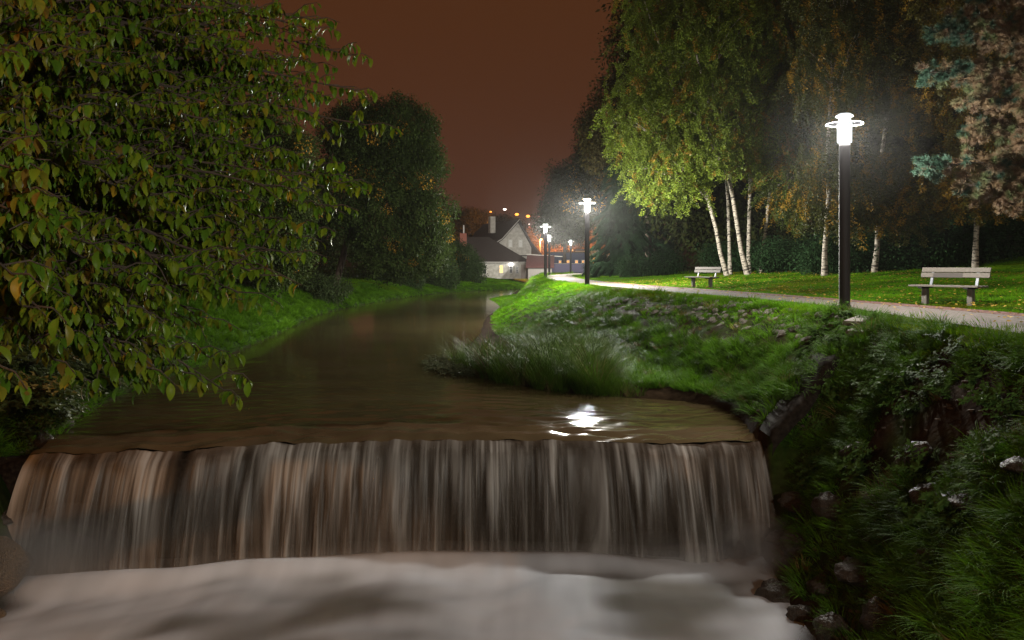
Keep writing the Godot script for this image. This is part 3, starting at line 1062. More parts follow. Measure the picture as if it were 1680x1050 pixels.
	for e in [[-3.6, 29.3, 400.0, "white", 0.9, "white street lamp on the hill above the roof, left of the orange ones"], [2.4, 26.8, 400.0, "orange", 1.0, "orange street lamp on the hill nearest the gable tip"], [8.0, 26.0, 402.0, "orange", 1.05, "orange street lamp on the hill right of the gable"],
		[-9.6, 25.3, 360.0, "orange", 0.6, "small orange lamp glimmering beside the white chimney"], [13.6, 26.4, 410.0, "red", 0.7, "dim reddish lamp on the hill above the white park lamps"], [16.4, 33.0, 412.0, "red", 0.5, "reddish lamp high on the hill against the trees"], [19.0, 33.6, 414.0, "red", 0.5, "highest reddish lamp on the hill beside the dark tree"],
		[8.6, 21.9, 400.0, "white", 0.4, "tiny white light below the orange lamps on the hill"], [8.6, 20.4, 398.0, "red", 0.45, "tiny reddish light below the tiny white one"]]:
		t = thing("hill_lamp", e[5], "street lamp", V(e[0], e[1] - 6.0, -e[2]), 0.0, "lamps on the far hill")
		mb = MB.new()
		mb.tube([V(0, -5.0, 0), V(0, 5.4, 0)], [0.12, 0.08], 6)
		part("pole", mb.mesh(), mat("black painted steel"), t)
		mb = MB.new()
		var r: float = e[4]
		mb.lathe([Vector2(0.0, 6.0 - r * 0.7), Vector2(r * 0.7, 6.0 - r * 0.45), Vector2(r, 6.0), Vector2(r * 0.6, 6.0 + r * 0.5), Vector2(0.0, 6.0 + r * 0.6)], 12)
		var hm := mat("hill lamp " + e[3], 0.8, 0.8, 0.8, 0.5)
		hm.emission_enabled = true
		hm.emission = kinds[e[3]]
		hm.emission_energy_multiplier = 3.0 if e[3] != "red" else 0.9
		part("lamp_globe", mb.mesh(), hm, t)

# ------------------------------------------------------------------ trees of the right bank
func bark_tex(light: Color, dark: Color, dashes: int, seed_: int) -> ImageTexture:
	var im := Image.create(128, 512, false, Image.FORMAT_RGB8)
	var n := FastNoiseLite.new()
	n.seed = seed_; n.frequency = 0.02
	for y in 512:
		for x in 128:
			var f := clampf(0.5 + 0.7 * n.get_noise_2d(cos(x / 128.0 * TAU) * 20.0, y * 1.6) + 0.25 * n.get_noise_2d(x * 9.0, y * 4.0), 0.0, 1.0)
			im.set_pixel(x, y, light.lerp(dark, 0.35 * f))
	var r := RandomNumberGenerator.new()
	r.seed = seed_
	for k in dashes:
		var w := r.randi_range(8, 46)
		var h := r.randi_range(2, 9)
		im.fill_rect(Rect2i(r.randi_range(0, 127 - w / 2), r.randi_range(0, 500), w, h), dark.lerp(light, r.randf() * 0.35))
	return ImageTexture.create_from_image(im)

func birch(label: String, base: Vector3, lean: Vector3, h: float, r: float, lobes: Array, strands: Array, m: Material, n: int, col: Color, autumn := 0.0, far := 1.0):
	if far > 1.0:
		base = on(base.x * far, -base.z * far)
		lean *= far
		h *= far
		r *= far
		for l in lobes:
			l[0] = V(l[0].x * far, EYE + (l[0].y - EYE) * far, l[0].z * far)
			l[1] *= far
	var t := thing("birch_tree", label, "tree", base, 0.0, "birches on the lawn")
	var mb := MB.new()
	var pts := []
	var rad := []
	for k in 12:
		var f := k / 11.0
		pts.append(Vector3.UP * (h * f - 0.15) + lean * f * (0.8 + 0.2 * f) + rv(0.09 if k > 0 else 0.0))
		rad.append(r * 0.62 * (1.3 if k == 0 else 1.0) * (1.0 - 0.82 * f))
	mb.tube(pts, rad, 10)
	part("trunk", mb.mesh(true, true), mat("birch bark"), t)
	mb = MB.new()
	var xf := []
	var cols := []
	for l in lobes:
		var c: Vector3 = l[0] - base
		var lr: Vector3 = l[1]
		var k0 := clampi(int(c.y / h * 11.0) - 2, 3, 10)
		limb(mb, pts[k0], c + V(0, lr.y * 0.4, 0), r * 0.32, 0.02, 0.3, 6, 7)
		for q in 7:
			var e := rv().normalized() * lr * 0.85
			limb(mb, c.lerp(pts[k0], 0.3), c + V(e.x, absf(e.y) * 0.9, e.z), 0.03, 0.008, 0.35, 4, 5)
		for q in int(n * pow(lr.x * lr.y * lr.z, 0.667) / 9.0):
			var dir := rv().normalized()
			var rr := 0.3 + 0.7 * sqrt(rng.randf())
			rr *= 1.0 + 0.3 * fn.get_noise_3d(dir.x * 80 + c.x * 30, dir.y * 80, dir.z * 80)
			var p := c + dir * lr * rr
			p.y += 0.4
			var s := rng.randf_range(0.6, 1.25)
			xf.append(Transform3D((Basis(Vector3.UP, rng.randf() * TAU) * Basis(Vector3.RIGHT, rng.randf_range(-0.5, 0.5))).scaled(V(s * 1.15, s, s * 1.15)), p))
			var tone := 1.0 + 0.7 * fn.get_noise_3dv((p + base) * 22.0) + rng.randf_range(-0.15, 0.15)
			var cc := col * tone
			if rng.randf() < autumn + 0.5 * maxf(0.0, fn2.get_noise_3dv((p + base) * 20.0)): cc = Color(0.26, 0.16, 0.018) * tone
			cc.a = 1.0
			cols.append(cc)
	part("limbs", mb.mesh(true, true), mat("birch bark"), t)
	scatter("crown", strands[rng.randi() % strands.size()], m, xf, cols, t)

func dense_tree(called: String, label: String, base: Vector3, h: float, lobes: Array, clump: Mesh, m: Material, n: int, col: Color, group: String, s0 := 1.0, autumn := 0.0, tr := 0.25):
	var t := thing(called, label, "tree" if called.ends_with("tree") else "shrub", base, 0.0, group)
	var mb := MB.new()
	var rel := []
	var mid := Vector3.ZERO
	for l in lobes:
		rel.append([l[0] - base, l[1]])
		mid += (l[0] - base) / lobes.size()
	var pts: Array = limb(mb, V(0, -0.3, 0), V(mid.x * 0.5, maxf(mid.y, 0.5), mid.z * 0.5), tr, tr * 0.4, 0.0, 9, 6, 0.04)
	part("trunk", mb.mesh(true), mat("brown bark"), t)
	mb = MB.new()
	for l in rel:
		limb(mb, pts[3], l[0], tr * 0.4, 0.03, 0.2, 6, 6)
	part("limbs", mb.mesh(true), mat("brown bark"), t)
	crown(t, rel, clump, m, n, col, 0.5, s0, autumn)

func lobes_round(c: Vector3, r: Vector3, n: int, k := 0.55) -> Array:
	var out := [[c, r * 0.72]]
	for j in n:
		var dir := rv().normalized()
		out.append([c + dir * r * 0.62, r * k * rng.randf_range(0.7, 1.1)])
	return out

func build_right_trees():
	var bb := mat("birch bark", 1, 1, 1, 0.75)
	bb.albedo_texture = bark_tex(Color(0.66, 0.63, 0.57), Color(0.13, 0.105, 0.085), 150, 5)
	bb.uv1_scale = V(1, 0.5, 1)
	var br := mat("brown bark", 0.085, 0.062, 0.045, 0.95)
	world_tex(br, noise_tex(41, 0.06, Color(0.5, 0.48, 0.45), Color(1, 1, 1), 256, 4), 1.2)
	var lm := mat("small leaves", 1, 1, 1, 0.5, true, 0.9)
	lm.metallic_specular = 0.4
	var st := [strand_mesh(1.0, 80), strand_mesh(0.8, 70), strand_mesh(1.3, 95)]
	var green := Color(0.12, 0.17, 0.016)
	var deep := Color(0.08, 0.12, 0.014)
	# the clump by the far bench: five stems, each with its share of the crown
	birch("birch with white trunk leaning left, nearest the far bench", V(10.2, ground(10.2, 38.0), -38.0), V(-4.0, 0, 0.3), 13.0, 0.17, [[V(7.3, 5.2, -37.6), V(2.3, 1.9, 2.2)], [V(6.3, 7.6, -38.5), V(2.2, 2.3, 2.4)], [V(7.6, 10.6, -38.5), V(2.6, 2.6, 2.6)], [V(7.4, 13.2, -39.0), V(2.4, 2.0, 2.4)]], st, lm, 620, green, 0.03, 1.17)
	birch("birch with white trunk at the front of the clump, curving left", V(11.0, ground(11.0, 37.4), -37.4), V(-3.4, 0, 0.2), 14.0, 0.19, [[V(9.0, 6.2, -36.2), V(1.9, 1.6, 1.6)], [V(9.7, 7.6, -37.0), V(2.4, 2.2, 2.2)], [V(9.6, 11.5, -37.2), V(2.8, 2.6, 2.5)]], st, lm, 620, green, 0.05, 1.17)
	birch("slim birch behind the two leaning white trunks", V(10.7, ground(10.7, 39.4), -39.4), V(-0.4, 0, -0.6), 13.5, 0.15, [[V(10.4, 12.8, -39.6), V(2.8, 2.6, 2.5)], [V(10.6, 8.6, -40.0), V(2.4, 2.2, 2.0)]], st, lm, 620, deep, 0.03, 1.17)
	birch("straight birch in the middle of the clump", V(11.5, ground(11.5, 39.0), -39.0), V(0.2, 0, 0), 14.0, 0.17, [[V(11.8, 6.4, -38.2), V(1.9, 2.0, 1.8)], [V(12.3, 10.0, -38.5), V(2.6, 2.8, 2.4)]], st, lm, 620, green, 0.1, 1.17)
	birch("birch leaning right at the edge of the clump", V(11.9, ground(11.9, 38.3), -38.3), V(1.4, 0, 0.3), 13.0, 0.16, [[V(13.3, 4.6, -37.6), V(1.7, 1.9, 1.7)], [V(13.6, 8.0, -38.0), V(2.3, 2.6, 2.2)], [V(13.4, 12.0, -38.2), V(2.8, 2.6, 2.4)]], st, lm, 620, Color(0.075, 0.105, 0.018), 0.16, 1.17)
	# birches to the right, turning yellow
	birch("yellowing birch with pale trunk seen just left of the near lamp post", V(14.2, ground(14.2, 36.5), -36.5), V(0.5, 0, 0), 14.0, 0.2, [[V(14.4, 4.4, -35.2), V(2.2, 2.2, 1.8)], [V(14.8, 9.6, -36.0), V(2.6, 2.8, 2.4)], [V(15.0, 13.0, -36.0), V(2.6, 2.6, 2.4)]], st, lm, 800, Color(0.06, 0.07, 0.014), 0.1)
	birch("yellowing birch with forked pale trunk just right of the near lamp post", V(16.2, ground(16.2, 36.0), -36.0), V(0.9, 0, 0.4), 14.0, 0.2, [[V(16.8, 4.1, -34.6), V(2.3, 2.1, 1.8)], [V(17.2, 9.4, -35.5), V(2.6, 2.8, 2.4)], [V(17.6, 13.2, -35.5), V(2.6, 2.6, 2.4)]], st, lm, 800, Color(0.062, 0.068, 0.014), 0.13)
	birch("orange weeping birch behind the brown pine", V(19.6, ground(19.6, 34.0), -34.0), V(0.4, 0, 0.6), 13.0, 0.19, [[V(18.9, 4.5, -32.6), V(2.6, 1.8, 1.8)], [V(19.2, 8.4, -33.0), V(2.6, 2.6, 2.2)], [V(18.4, 11.4, -32.6), V(2.5, 2.2, 2.0)]], st, lm, 850, Color(0.095, 0.085, 0.014), 0.28)
	birch("weeping birch at the right edge with low hanging yellow twigs", V(23.0, ground(23.0, 35.0), -35.0), V(-0.4, 0, 0.6), 13.0, 0.19, [[V(22.0, 5.4, -33.6), V(2.4, 1.8, 1.8)], [V(22.6, 9.4, -34.0), V(2.8, 2.8, 2.2)]], st, lm, 700, Color(0.09, 0.08, 0.014), 0.25)
	# dark trees that close the view behind them
	var cl := clump_mesh(46, 0.16, 0.10)
	var dm := mat("dull leaves", 1, 1, 1, 0.7, true, 0.5)
	dm.metallic_specular = 0.08
	var dk := Color(0.032, 0.042, 0.014)
	var names := ["dark tall tree stepping down towards the second lamp", "dark bushy tree left of the birch crown", "dark tree rising behind the left birch crown", "tall dark tree behind the middle of the birch clump", "tall dark tree behind the gap in the birches", "tall dark tree behind the near lamp head", "tall dark tree behind the orange birch", "tall dark tree at the right edge behind the pine"]
	var spots := [[7.6, 116.0, 16.0, 3.4], [11.6, 108.0, 23.5, 4.2], [10.6, 63.0, 24.0, 4.0], [14.5, 56.0, 22.0, 5.0], [18.5, 54.0, 23.0, 5.0], [24.0, 53.0, 23.0, 5.0], [29.5, 52.0, 22.0, 5.0], [35.0, 52.0, 22.0, 5.5]]
	for k in spots.size():
		var s: Array = spots[k]
		var b := V(s[0], ground(s[0], s[1]), -s[1])
		var h: float = s[2]
		var r: float = s[3]
		var lobes := [[b + V(0, h * 0.78, 0), V(r * 0.8, h * 0.22, r * 0.8)], [b + V(0, h * 0.5, 0), V(r, h * 0.25, r)], [b + V(-r * 0.35, h * (0.3 if k > 2 else 0.48), 0.5), V(r * 0.9, h * 0.2, r)], [b + V(r * 0.4, h * 0.62, 0), V(r * 0.7, h * 0.2, r * 0.8)], [b + V(0.2 * r, h * (0.18 if k > 2 else 0.45), 0), V(r * 0.9, h * 0.16, r * 0.9)]]
		dense_tree("dark_tree", names[k], b, h, lobes, cl, dm, 900 if k < 3 else 1200, dk if k != 2 else Color(0.05, 0.045, 0.016), "dark trees behind the birches", 1.9, 0.05 if k == 1 or k == 2 else 0.0, 0.3)
	# evergreen shrubs at the birches' feet
	var sh := clump_mesh(60, 0.11, 0.07)
	var sg := ["dark evergreen shrub right of the birch clump", "low dark shrub behind the near lamp post", "dark shrub between lamp post and bench", "wide dark shrub behind the near bench", "dark shrub under the orange birch", "dark shrub at the far right of the lawn", "dark shrub behind the far bench", "dark shrub left of the far bench", "rounded dark shrub behind the straight birch"]
	var sp := [[15.4, 44.0, 1.5, 1.9], [15.8, 38.5, 1.4, 1.7], [17.6, 37.5, 1.3, 2.0], [19.2, 36.5, 1.7, 2.2], [22.0, 39.0, 1.9, 2.4], [25.5, 42.0, 2.0, 3.0], [9.8, 57.0, 1.2, 2.0], [8.9, 70.0, 1.4, 2.2], [14.4, 51.0, 1.5, 2.4]]
	for k in sp.size():
		var s: Array = sp[k]
		var b := V(s[0], ground(s[0], s[1]), -s[1])
		var lobes := [[b + V(0, s[2] * 0.45, 0), V(s[3], s[2] * 0.6, s[3])], [b + V(s[3] * 0.6, s[2] * 0.7, 0), V(s[3] * 0.6, s[2] * 0.6, s[3] * 0.6)], [b + V(-s[3] * 0.6, s[2] * 0.55, 0.2), V(s[3] * 0.6, s[2] * 0.6, s[3] * 0.6)]]
		dense_tree("shrub", sg[k], b, s[2], lobes, sh, dm, 330, Color(0.02, 0.045, 0.018), "shrubs under the trees", 1.0, 0.0, 0.06)
	# spruces by the end of the path
	var bough := MB.new()
	for k in 60:
		var f := rng.randf()
		var p := V(rng.randf_range(-0.32, 0.32) * (1.1 - f), -0.35 * f * f - 0.05, f * 1.2)
		for q in 5:
			leaf_quad(bough, p + rv(0.07), (V(rng.randf_range(-0.6, 0.6), -0.6, 0.7) + rv(0.3)).normalized(), (Vector3.UP + rv(0.5)).normalized(), 0.22, 0.05, Color.WHITE * rng.randf_range(0.6, 1.3))
	var bm := bough.mesh()
	for s in [[8.2, 60.0, 10.5, 2.5, "spruce with drooping boughs just right of the second lamp"], [11.2, 66.0, 12.0, 2.8, "taller spruce behind the drooping one, right of the second lamp"]]:
		var b := V(s[0], ground(s[0], s[1]), -s[1])
		var t := thing("spruce_tree", s[4], "tree", b)
		var mb := MB.new()
		mb.tube([V(0, -0.2, 0), V(0.05, s[2] * 0.5, 0), V(0, s[2], 0)], [0.2, 0.12, 0.02], 8)
		part("trunk", mb.mesh(true), br, t)
		var xf := []
		var cols := []
		for k in 300:
			var f := sqrt(rng.randf())
			var y: float = s[2] * (1.0 - f * 0.88)
			var a := rng.randf() * TAU
			var reach: float = s[3] * f
			var rr := reach * rng.randf_range(0.2, 0.85)
			xf.append(Transform3D(Basis(Vector3.UP, a) * Basis(Vector3.RIGHT, rng.randf_range(0.1, 0.7)), V(sin(a) * rr, y - rr * 0.25, cos(a) * rr)))
			var c := Color(0.022, 0.048, 0.022) * rng.randf_range(0.6, 1.4)
			c.a = 1.0
			cols.append(c)
		scatter("boughs", bm, dm, xf, cols, t)
	# the orange-lit trees behind the sodium lamp; their leaf colour carries that tint
	for s in [[3.6, 152.0, 9.0, 4.0, "tree glowing orange behind the sodium lamp"], [10.5, 150.0, 8.0, 4.0, "tree glowing orange behind the blue storehouse"], [16.5, 146.0, 8.5, 4.0, "tree glowing orange behind the lit building"]]:
		var b := V(s[0], -0.6, -s[1])
		dense_tree("autumn_tree", s[4], b, s[2], lobes_round(b + V(0, s[2] * 0.5, 0), V(s[3], s[2] * 0.45, s[3]), 5), cl, dm, 500, Color(0.16, 0.09, 0.025), "orange trees behind the houses", 2.2)
	build_pine()

func build_pine():
	var base := V(14.2, ground(14.2, 19.2), -19.2)
	var t := thing("pine_tree", "pine with brown and blue green needles reaching in from the right", "tree", base)
	var mb := MB.new()
	mb.tube([V(0, -0.3, 0), V(0.05, 3, 0), V(-0.1, 7, 0.1), V(0, 11, 0)], [0.24, 0.2, 0.15, 0.05], 10)
	part("trunk", mb.mesh(true), mat("brown bark"), t)
	# needle tufts: a bottle brush at the end of a twig
	var kinds := []
	for k in 5:
		mb = MB.new()
		mb.tube([V(0, 0, 0), V(0, 0, 0.13)], [0.008, 0.006], 4, Color(0.5, 0.4, 0.35), false)
		for q in 150:
			var f := pow(rng.randf(), 0.8)
			var a := rng.randf() * TAU
			var out := lerpf(1.5, 0.25, f) * rng.randf_range(0.8, 1.2)
			var dir := V(cos(a) * sin(out), sin(a) * sin(out), cos(out)).normalized()
			var p := V(0, 0, f * 0.13)
			var sd := dir.cross(rv()).normalized() * 0.0045
			var tone := rng.randf_range(0.65, 1.3)
			var e := p + dir * rng.randf_range(0.11, 0.16) + Vector3.DOWN * 0.012
			mb.tri3(p - sd, e, p + sd, Color(tone, tone, tone * 0.95))
		kinds.append(mb.mesh())
	var tones := []
	for c in [[0.145, 0.092, 0.052], [0.11, 0.068, 0.04], [0.18, 0.122, 0.068], [0.020, 0.055, 0.034], [0.075, 0.095, 0.036], [0.115, 0.105, 0.05]]:
		tones.append(mat("needles %d" % tones.size(), c[0], c[1], c[2], 0.6, true, 0.35))
	# boughs: [tip, thickness, number of tufts, share of teal at the tip]
	var wood := MB.new()
	var count := 0
	var far_xf := []
	var far_c := []
	for e in [[V(9.7, 6.2, -18.2), 1.0], [V(9.45, 5.35, -18.4), 1.0], [V(10.3, 4.7, -18.3), 0.35], [V(10.9, 7.2, -18.6), 0.2], [V(10.6, 5.9, -17.8), 0.1], [V(9.35, 3.15, -18.2), 1.0], [V(10.4, 2.75, -18.4), 0.1], [V(11.2, 2.3, -18.0), 0.0], [V(11.3, 3.6, -17.6), 0.1], [V(11.5, 5.0, -18.0), 0.1], [V(11.6, 6.6, -17.9), 0.1], [V(10.9, 4.1, -19.0), 0.1], [V(11.9, 3.0, -17.9), 0.0], [V(12.0, 4.3, -18.3), 0.1], [V(10.1, 7.4, -18.8), 0.3], [V(11.0, 3.2, -18.5), 0.3], [V(10.7, 5.3, -18.9), 0.1], [V(12.1, 6.0, -18.6), 0.0], [V(11.3, 4.5, -17.8), 0.1], [V(10.4, 5.5, -18.6), 0.2], [V(10.2, 6.6, -18.4), 0.3], [V(11.0, 6.2, -18.2), 0.1], [V(11.7, 3.7, -18.4), 0.0], [V(10.8, 2.6, -18.9), 0.1]]:
		var tip: Vector3 = e[0] - base
		var root := V(0, clampf(tip.y * 0.9, 1.5, 9.5), 0)
		var pts: Array = limb(wood, root, tip, 0.05, 0.012, 0.25, 6, 10, 0.03)
		for q in 64:
			var f := 1.0 - 0.62 * pow(rng.randf(), 1.3)
			var g := f * 9.999
			var p: Vector3 = pts[int(g)].lerp(pts[int(g) + 1], g - int(g))
			var off := rv(0.42 * (1.35 - f) + 0.10)
			off.y *= 0.7
			var end := p + off
			if off.length() > 0.12: wood.tube([p - (tip - root).normalized() * 0.1, p + off * 0.5, end], [0.008, 0.007, 0.005], 4, Color.WHITE, false)
			var dir := (off.normalized() * 0.8 + (tip - root).normalized() * 0.9 + V(0, -0.15, 0.2) + rv(0.4)).normalized()
			var b := Basis.looking_at(-dir, Vector3.UP) if absf(dir.y) < 0.95 else Basis()
			var teal: bool = rng.randf() < 0.8 * e[1] * smoothstep(0.68, 0.9, f) or rng.randf() < 0.05
			var kd: int = 3 if teal else [0, 0, 1, 2, 2, 4, 5][rng.randi() % 7]
			var s := rng.randf_range(0.9, 1.35)
			if count < 300 and f > 0.8:
				var o := obj(part_name(t, "needle_tuft"), kinds[rng.randi() % 5], null, t)
				o.set_surface_override_material(0, tones[kd])
				o.transform = Transform3D(b.scaled(Vector3.ONE * s), end)
				count += 1
			else:
				far_xf.append(Transform3D(b.scaled(Vector3.ONE * s), end))
				var c: Color = tones[kd].albedo_color.srgb_to_linear()
				far_c.append(c)
	part("boughs", wood.mesh(true), mat("brown bark"), t)
	scatter("inner_needles", kinds[0].duplicate(), mat("needle mass", 1, 1, 1, 0.6, true, 0.35), far_xf, far_c, t)

# ------------------------------------------------------------------ trees of the left bank
func build_left_trees():
	var cl := clump_mesh(60, 0.15, 0.10)
	var dm := mat("broad leaves", 1, 1, 1, 0.55, true, 0.6)
	dm.metallic_specular = 0.2
	var gp := "trees along the left bank"
	var b := V(-8.9, ground(-13.5, 58.0) - 0.3, -59.0)
	b = V(-12.9, ground(-12.9, 58.0), -58.0)
	var lobes := [[V(-9.4, 9.0, -58), V(3.6, 3.4, 3.6)], [V(-8.2, 10.6, -57.5), V(2.9, 2.5, 2.8)], [V(-11.2, 10.6, -58), V(2.8, 2.4, 2.8)], [V(-7.0, 8.2, -57.5), V(2.4, 2.4, 2.4)], [V(-9.0, 5.0, -57), V(3.8, 3.2, 3.4)], [V(-6.6, 4.6, -57), V(2.4, 2.6, 2.4)], [V(-11.8, 6.6, -57), V(2.8, 3.2, 2.8)], [V(-8.4, 2.0, -57), V(3.2, 2.0, 2.4)], [V(-6.3, 2.2, -58), V(2.0, 1.9, 2.0)]]
	dense_tree("round_tree", "large rounded dark green tree leaning over the left bank", b, 13.0, lobes, cl, dm, 3000, Color(0.036, 0.058, 0.015), gp, 1.0, 0.025, 0.3)
	lobes = [[V(-14.0, 5.2, -42), V(2.4, 2.6, 2.4)], [V(-12.4, 6.6, -42.5), V(2.0, 2.2, 2.0)], [V(-12.0, 3.4, -41), V(2.0, 2.4, 2.0)], [V(-14.5, 8.0, -43), V(2.2, 1.6, 2.0)], [V(-12.2, 1.4, -41), V(2.0, 1.5, 1.6)]]
	dense_tree("bank_tree", "dark green tree between the cherry branches and the rounded tree", V(-14.2, ground(-14.2, 43.0), -43.0), 9.0, lobes, cl, dm, 1700, Color(0.04, 0.06, 0.016), gp, 0.85, 0.04)
	lobes = [[V(-13.4, 4.2, -30), V(2.4, 2.6, 2.4)], [V(-12.0, 2.2, -29.5), V(1.8, 2.0, 1.8)], [V(-15.0, 6.0, -31), V(2.6, 2.4, 2.4)], [V(-11.6, 4.6, -31), V(1.6, 1.8, 1.6)], [V(-14.4, 2.0, -29), V(2.0, 1.8, 1.6)]]
	dense_tree("bank_tree", "yellow green tree on the left bank half hidden by cherry leaves", V(-14.0, ground(-14.0, 30.5), -30.5), 8.0, lobes, cl, dm, 1900, Color(0.05, 0.06, 0.014), gp, 0.75, 0.08)
	lobes = [[V(-15.0, 4.6, -22), V(2.4, 2.8, 2.4)], [V(-13.4, 2.4, -21), V(1.8, 2.0, 1.8)], [V(-12.6, 5.6, -23), V(1.8, 1.8, 1.8)], [V(-15.5, 7.6, -22), V(2.4, 2.0, 2.2)]]
	dense_tree("bank_tree", "dark tree behind the cherry at the left edge", V(-15.0, ground(-15.0, 22.0), -22.0), 8.0, lobes, cl, dm, 1600, Color(0.036, 0.045, 0.013), gp, 0.75, 0.05)
	lobes = [[V(-11.4, 2.2, -16.5), V(1.4, 2.2, 1.6)], [V(-12.6, 4.6, -17), V(1.8, 2.2, 1.8)], [V(-12.0, 0.6, -15.5), V(1.4, 1.2, 1.4)]]
	dense_tree("bank_tree", "bushy dark tree standing close behind the cherry trunk", V(-12.4, ground(-12.4, 17.0), -17.0), 6.0, lobes, cl, dm, 1300, Color(0.036, 0.042, 0.012), gp, 0.6, 0.05)
	lobes = [[V(-20.5, 5.0, -76), V(4.0, 4.6, 3.6)], [V(-17.0, 3.6, -75), V(3.0, 3.6, 3.0)], [V(-22.0, 8.0, -77), V(3.4, 2.6, 3.0)]]
	dense_tree("bank_tree", "dark tree far back on the left, seen in the gap beside the rounded tree", V(-19.5, ground(-19.5, 76.0), -76.0), 10.0, lobes, cl, dm, 700, Color(0.036, 0.05, 0.015), gp, 1.3, 0.03)
	# shrubs towards the house
	for s in [[-8.4, 88.0, 4.6, 2.4, "tall shrub just right of the rounded tree"], [-5.6, 96.0, 4.2, 2.3, "dark shrub against the corner of the white house"], [-7.6, 104.0, 5.6, 2.4, "dark shrub in front of the brick chimney"], [-11.0, 80.0, 4.0, 2.6, "shrub under the right flank of the rounded tree"], [-6.4, 100.0, 2.6, 1.6, "low shrub at the foot of the white wall"]]:
		var p := V(s[0], ground(s[0], s[1]), -s[1])
		dense_tree("bank_shrub", s[4], p, s[2], [[p + V(0, s[2] * 0.5, 0), V(s[3] * 0.75, s[2] * 0.5, s[3] * 0.8)], [p + V(s[3] * 0.35, s[2] * 0.3, 0.3), V(s[3] * 0.65, s[2] * 0.4, s[3] * 0.6)], [p + V(-s[3] * 0.4, s[2] * 0.4, 0.2), V(s[3] * 0.6, s[2] * 0.45, s[3] * 0.6)]], cl, dm, 420, Color(0.035, 0.062, 0.02), "shrubs along the left bank", 1.2, 0.02, 0.08)
	for s in [[-14.5, 44.0, 1.2, 1.6, "low pale shrub on the bank under the rounded tree"], [-12.2, 52.0, 1.5, 1.8, "low shrub at the water under the rounded tree"], [-13.3, 34.0, 1.4, 1.6, "low shrub at the top of the grassy left bank"]]:
		var p := V(s[0], ground(s[0], s[1]), -s[1])
		dense_tree("bank_shrub", s[4], p, s[2], [[p + V(0, s[2] * 0.5, 0), V(s[3], s[2] * 0.6, s[3])]], cl, dm, 160, Color(0.05, 0.075, 0.03), "shrubs along the left bank", 0.7, 0.02, 0.05)
	# two trees behind the house
	for s in [[-11.0, 152.0, 14.5, 3.4, "left of the two dark trees behind the house roof"], [-6.8, 150.0, 13.6, 3.4, "right of the two dark trees behind the house roof"]]:
		var p := V(s[0], -0.8, -s[1])
		dense_tree("distant_tree", s[4], p, s[2], lobes_round(p + V(0, s[2] * 0.66, 0), V(s[3], s[2] * 0.32, s[3]), 6), cl, dm, 420, Color(0.05, 0.042, 0.016), "trees behind the house", 1.8)
	for s in [[1.5, 175.0, 13.0, 4.0, "dim tree on the slope between the hill lamps and the gable"], [-2.5, 182.0, 15.0, 3.6, "dim tree on the slope under the white hill lamp"]]:
		var p := V(s[0], -1.0, -s[1])
		dense_tree("distant_tree", s[4], p, s[2], lobes_round(p + V(0, s[2] * 0.6, 0), V(s[3], s[2] * 0.34, s[3]), 4), cl, dm, 260, Color(0.04, 0.035, 0.016), "trees behind the house", 2.2)

func leaf_mesh() -> ArrayMesh:
	# one cherry leaf, 1 m long before scaling: hangs down -y, folded along its rib and curled at the tip
	var mb := MB.new()
	var n := 6
	for k in n + 1:
		var t := float(k) / n
		var w := 0.215 * pow(sin(PI * pow(clampf(t, 0.0, 1.0), 0.8)), 0.8)
		if k == n: w = 0.0
		var z := 0.16 * sin(t * 2.2) - 0.12 * t * t
		for e in [-1.0, 0.0, 1.0]:
			mb.vert(V(e * w, -0.12 - t * 0.9, z + absf(e) * w * 0.35), Color.WHITE)
	for k in n:
		var q := k * 3
		mb.quad(q, q + 1, q + 4, q + 3); mb.quad(q + 1, q + 2, q + 5, q + 4)
	mb.tube([V(0, 0, 0), V(0, -0.14, 0.01)], [0.012, 0.01], 3, Color(0.9, 0.7, 0.6), false)
	return mb.mesh(true)

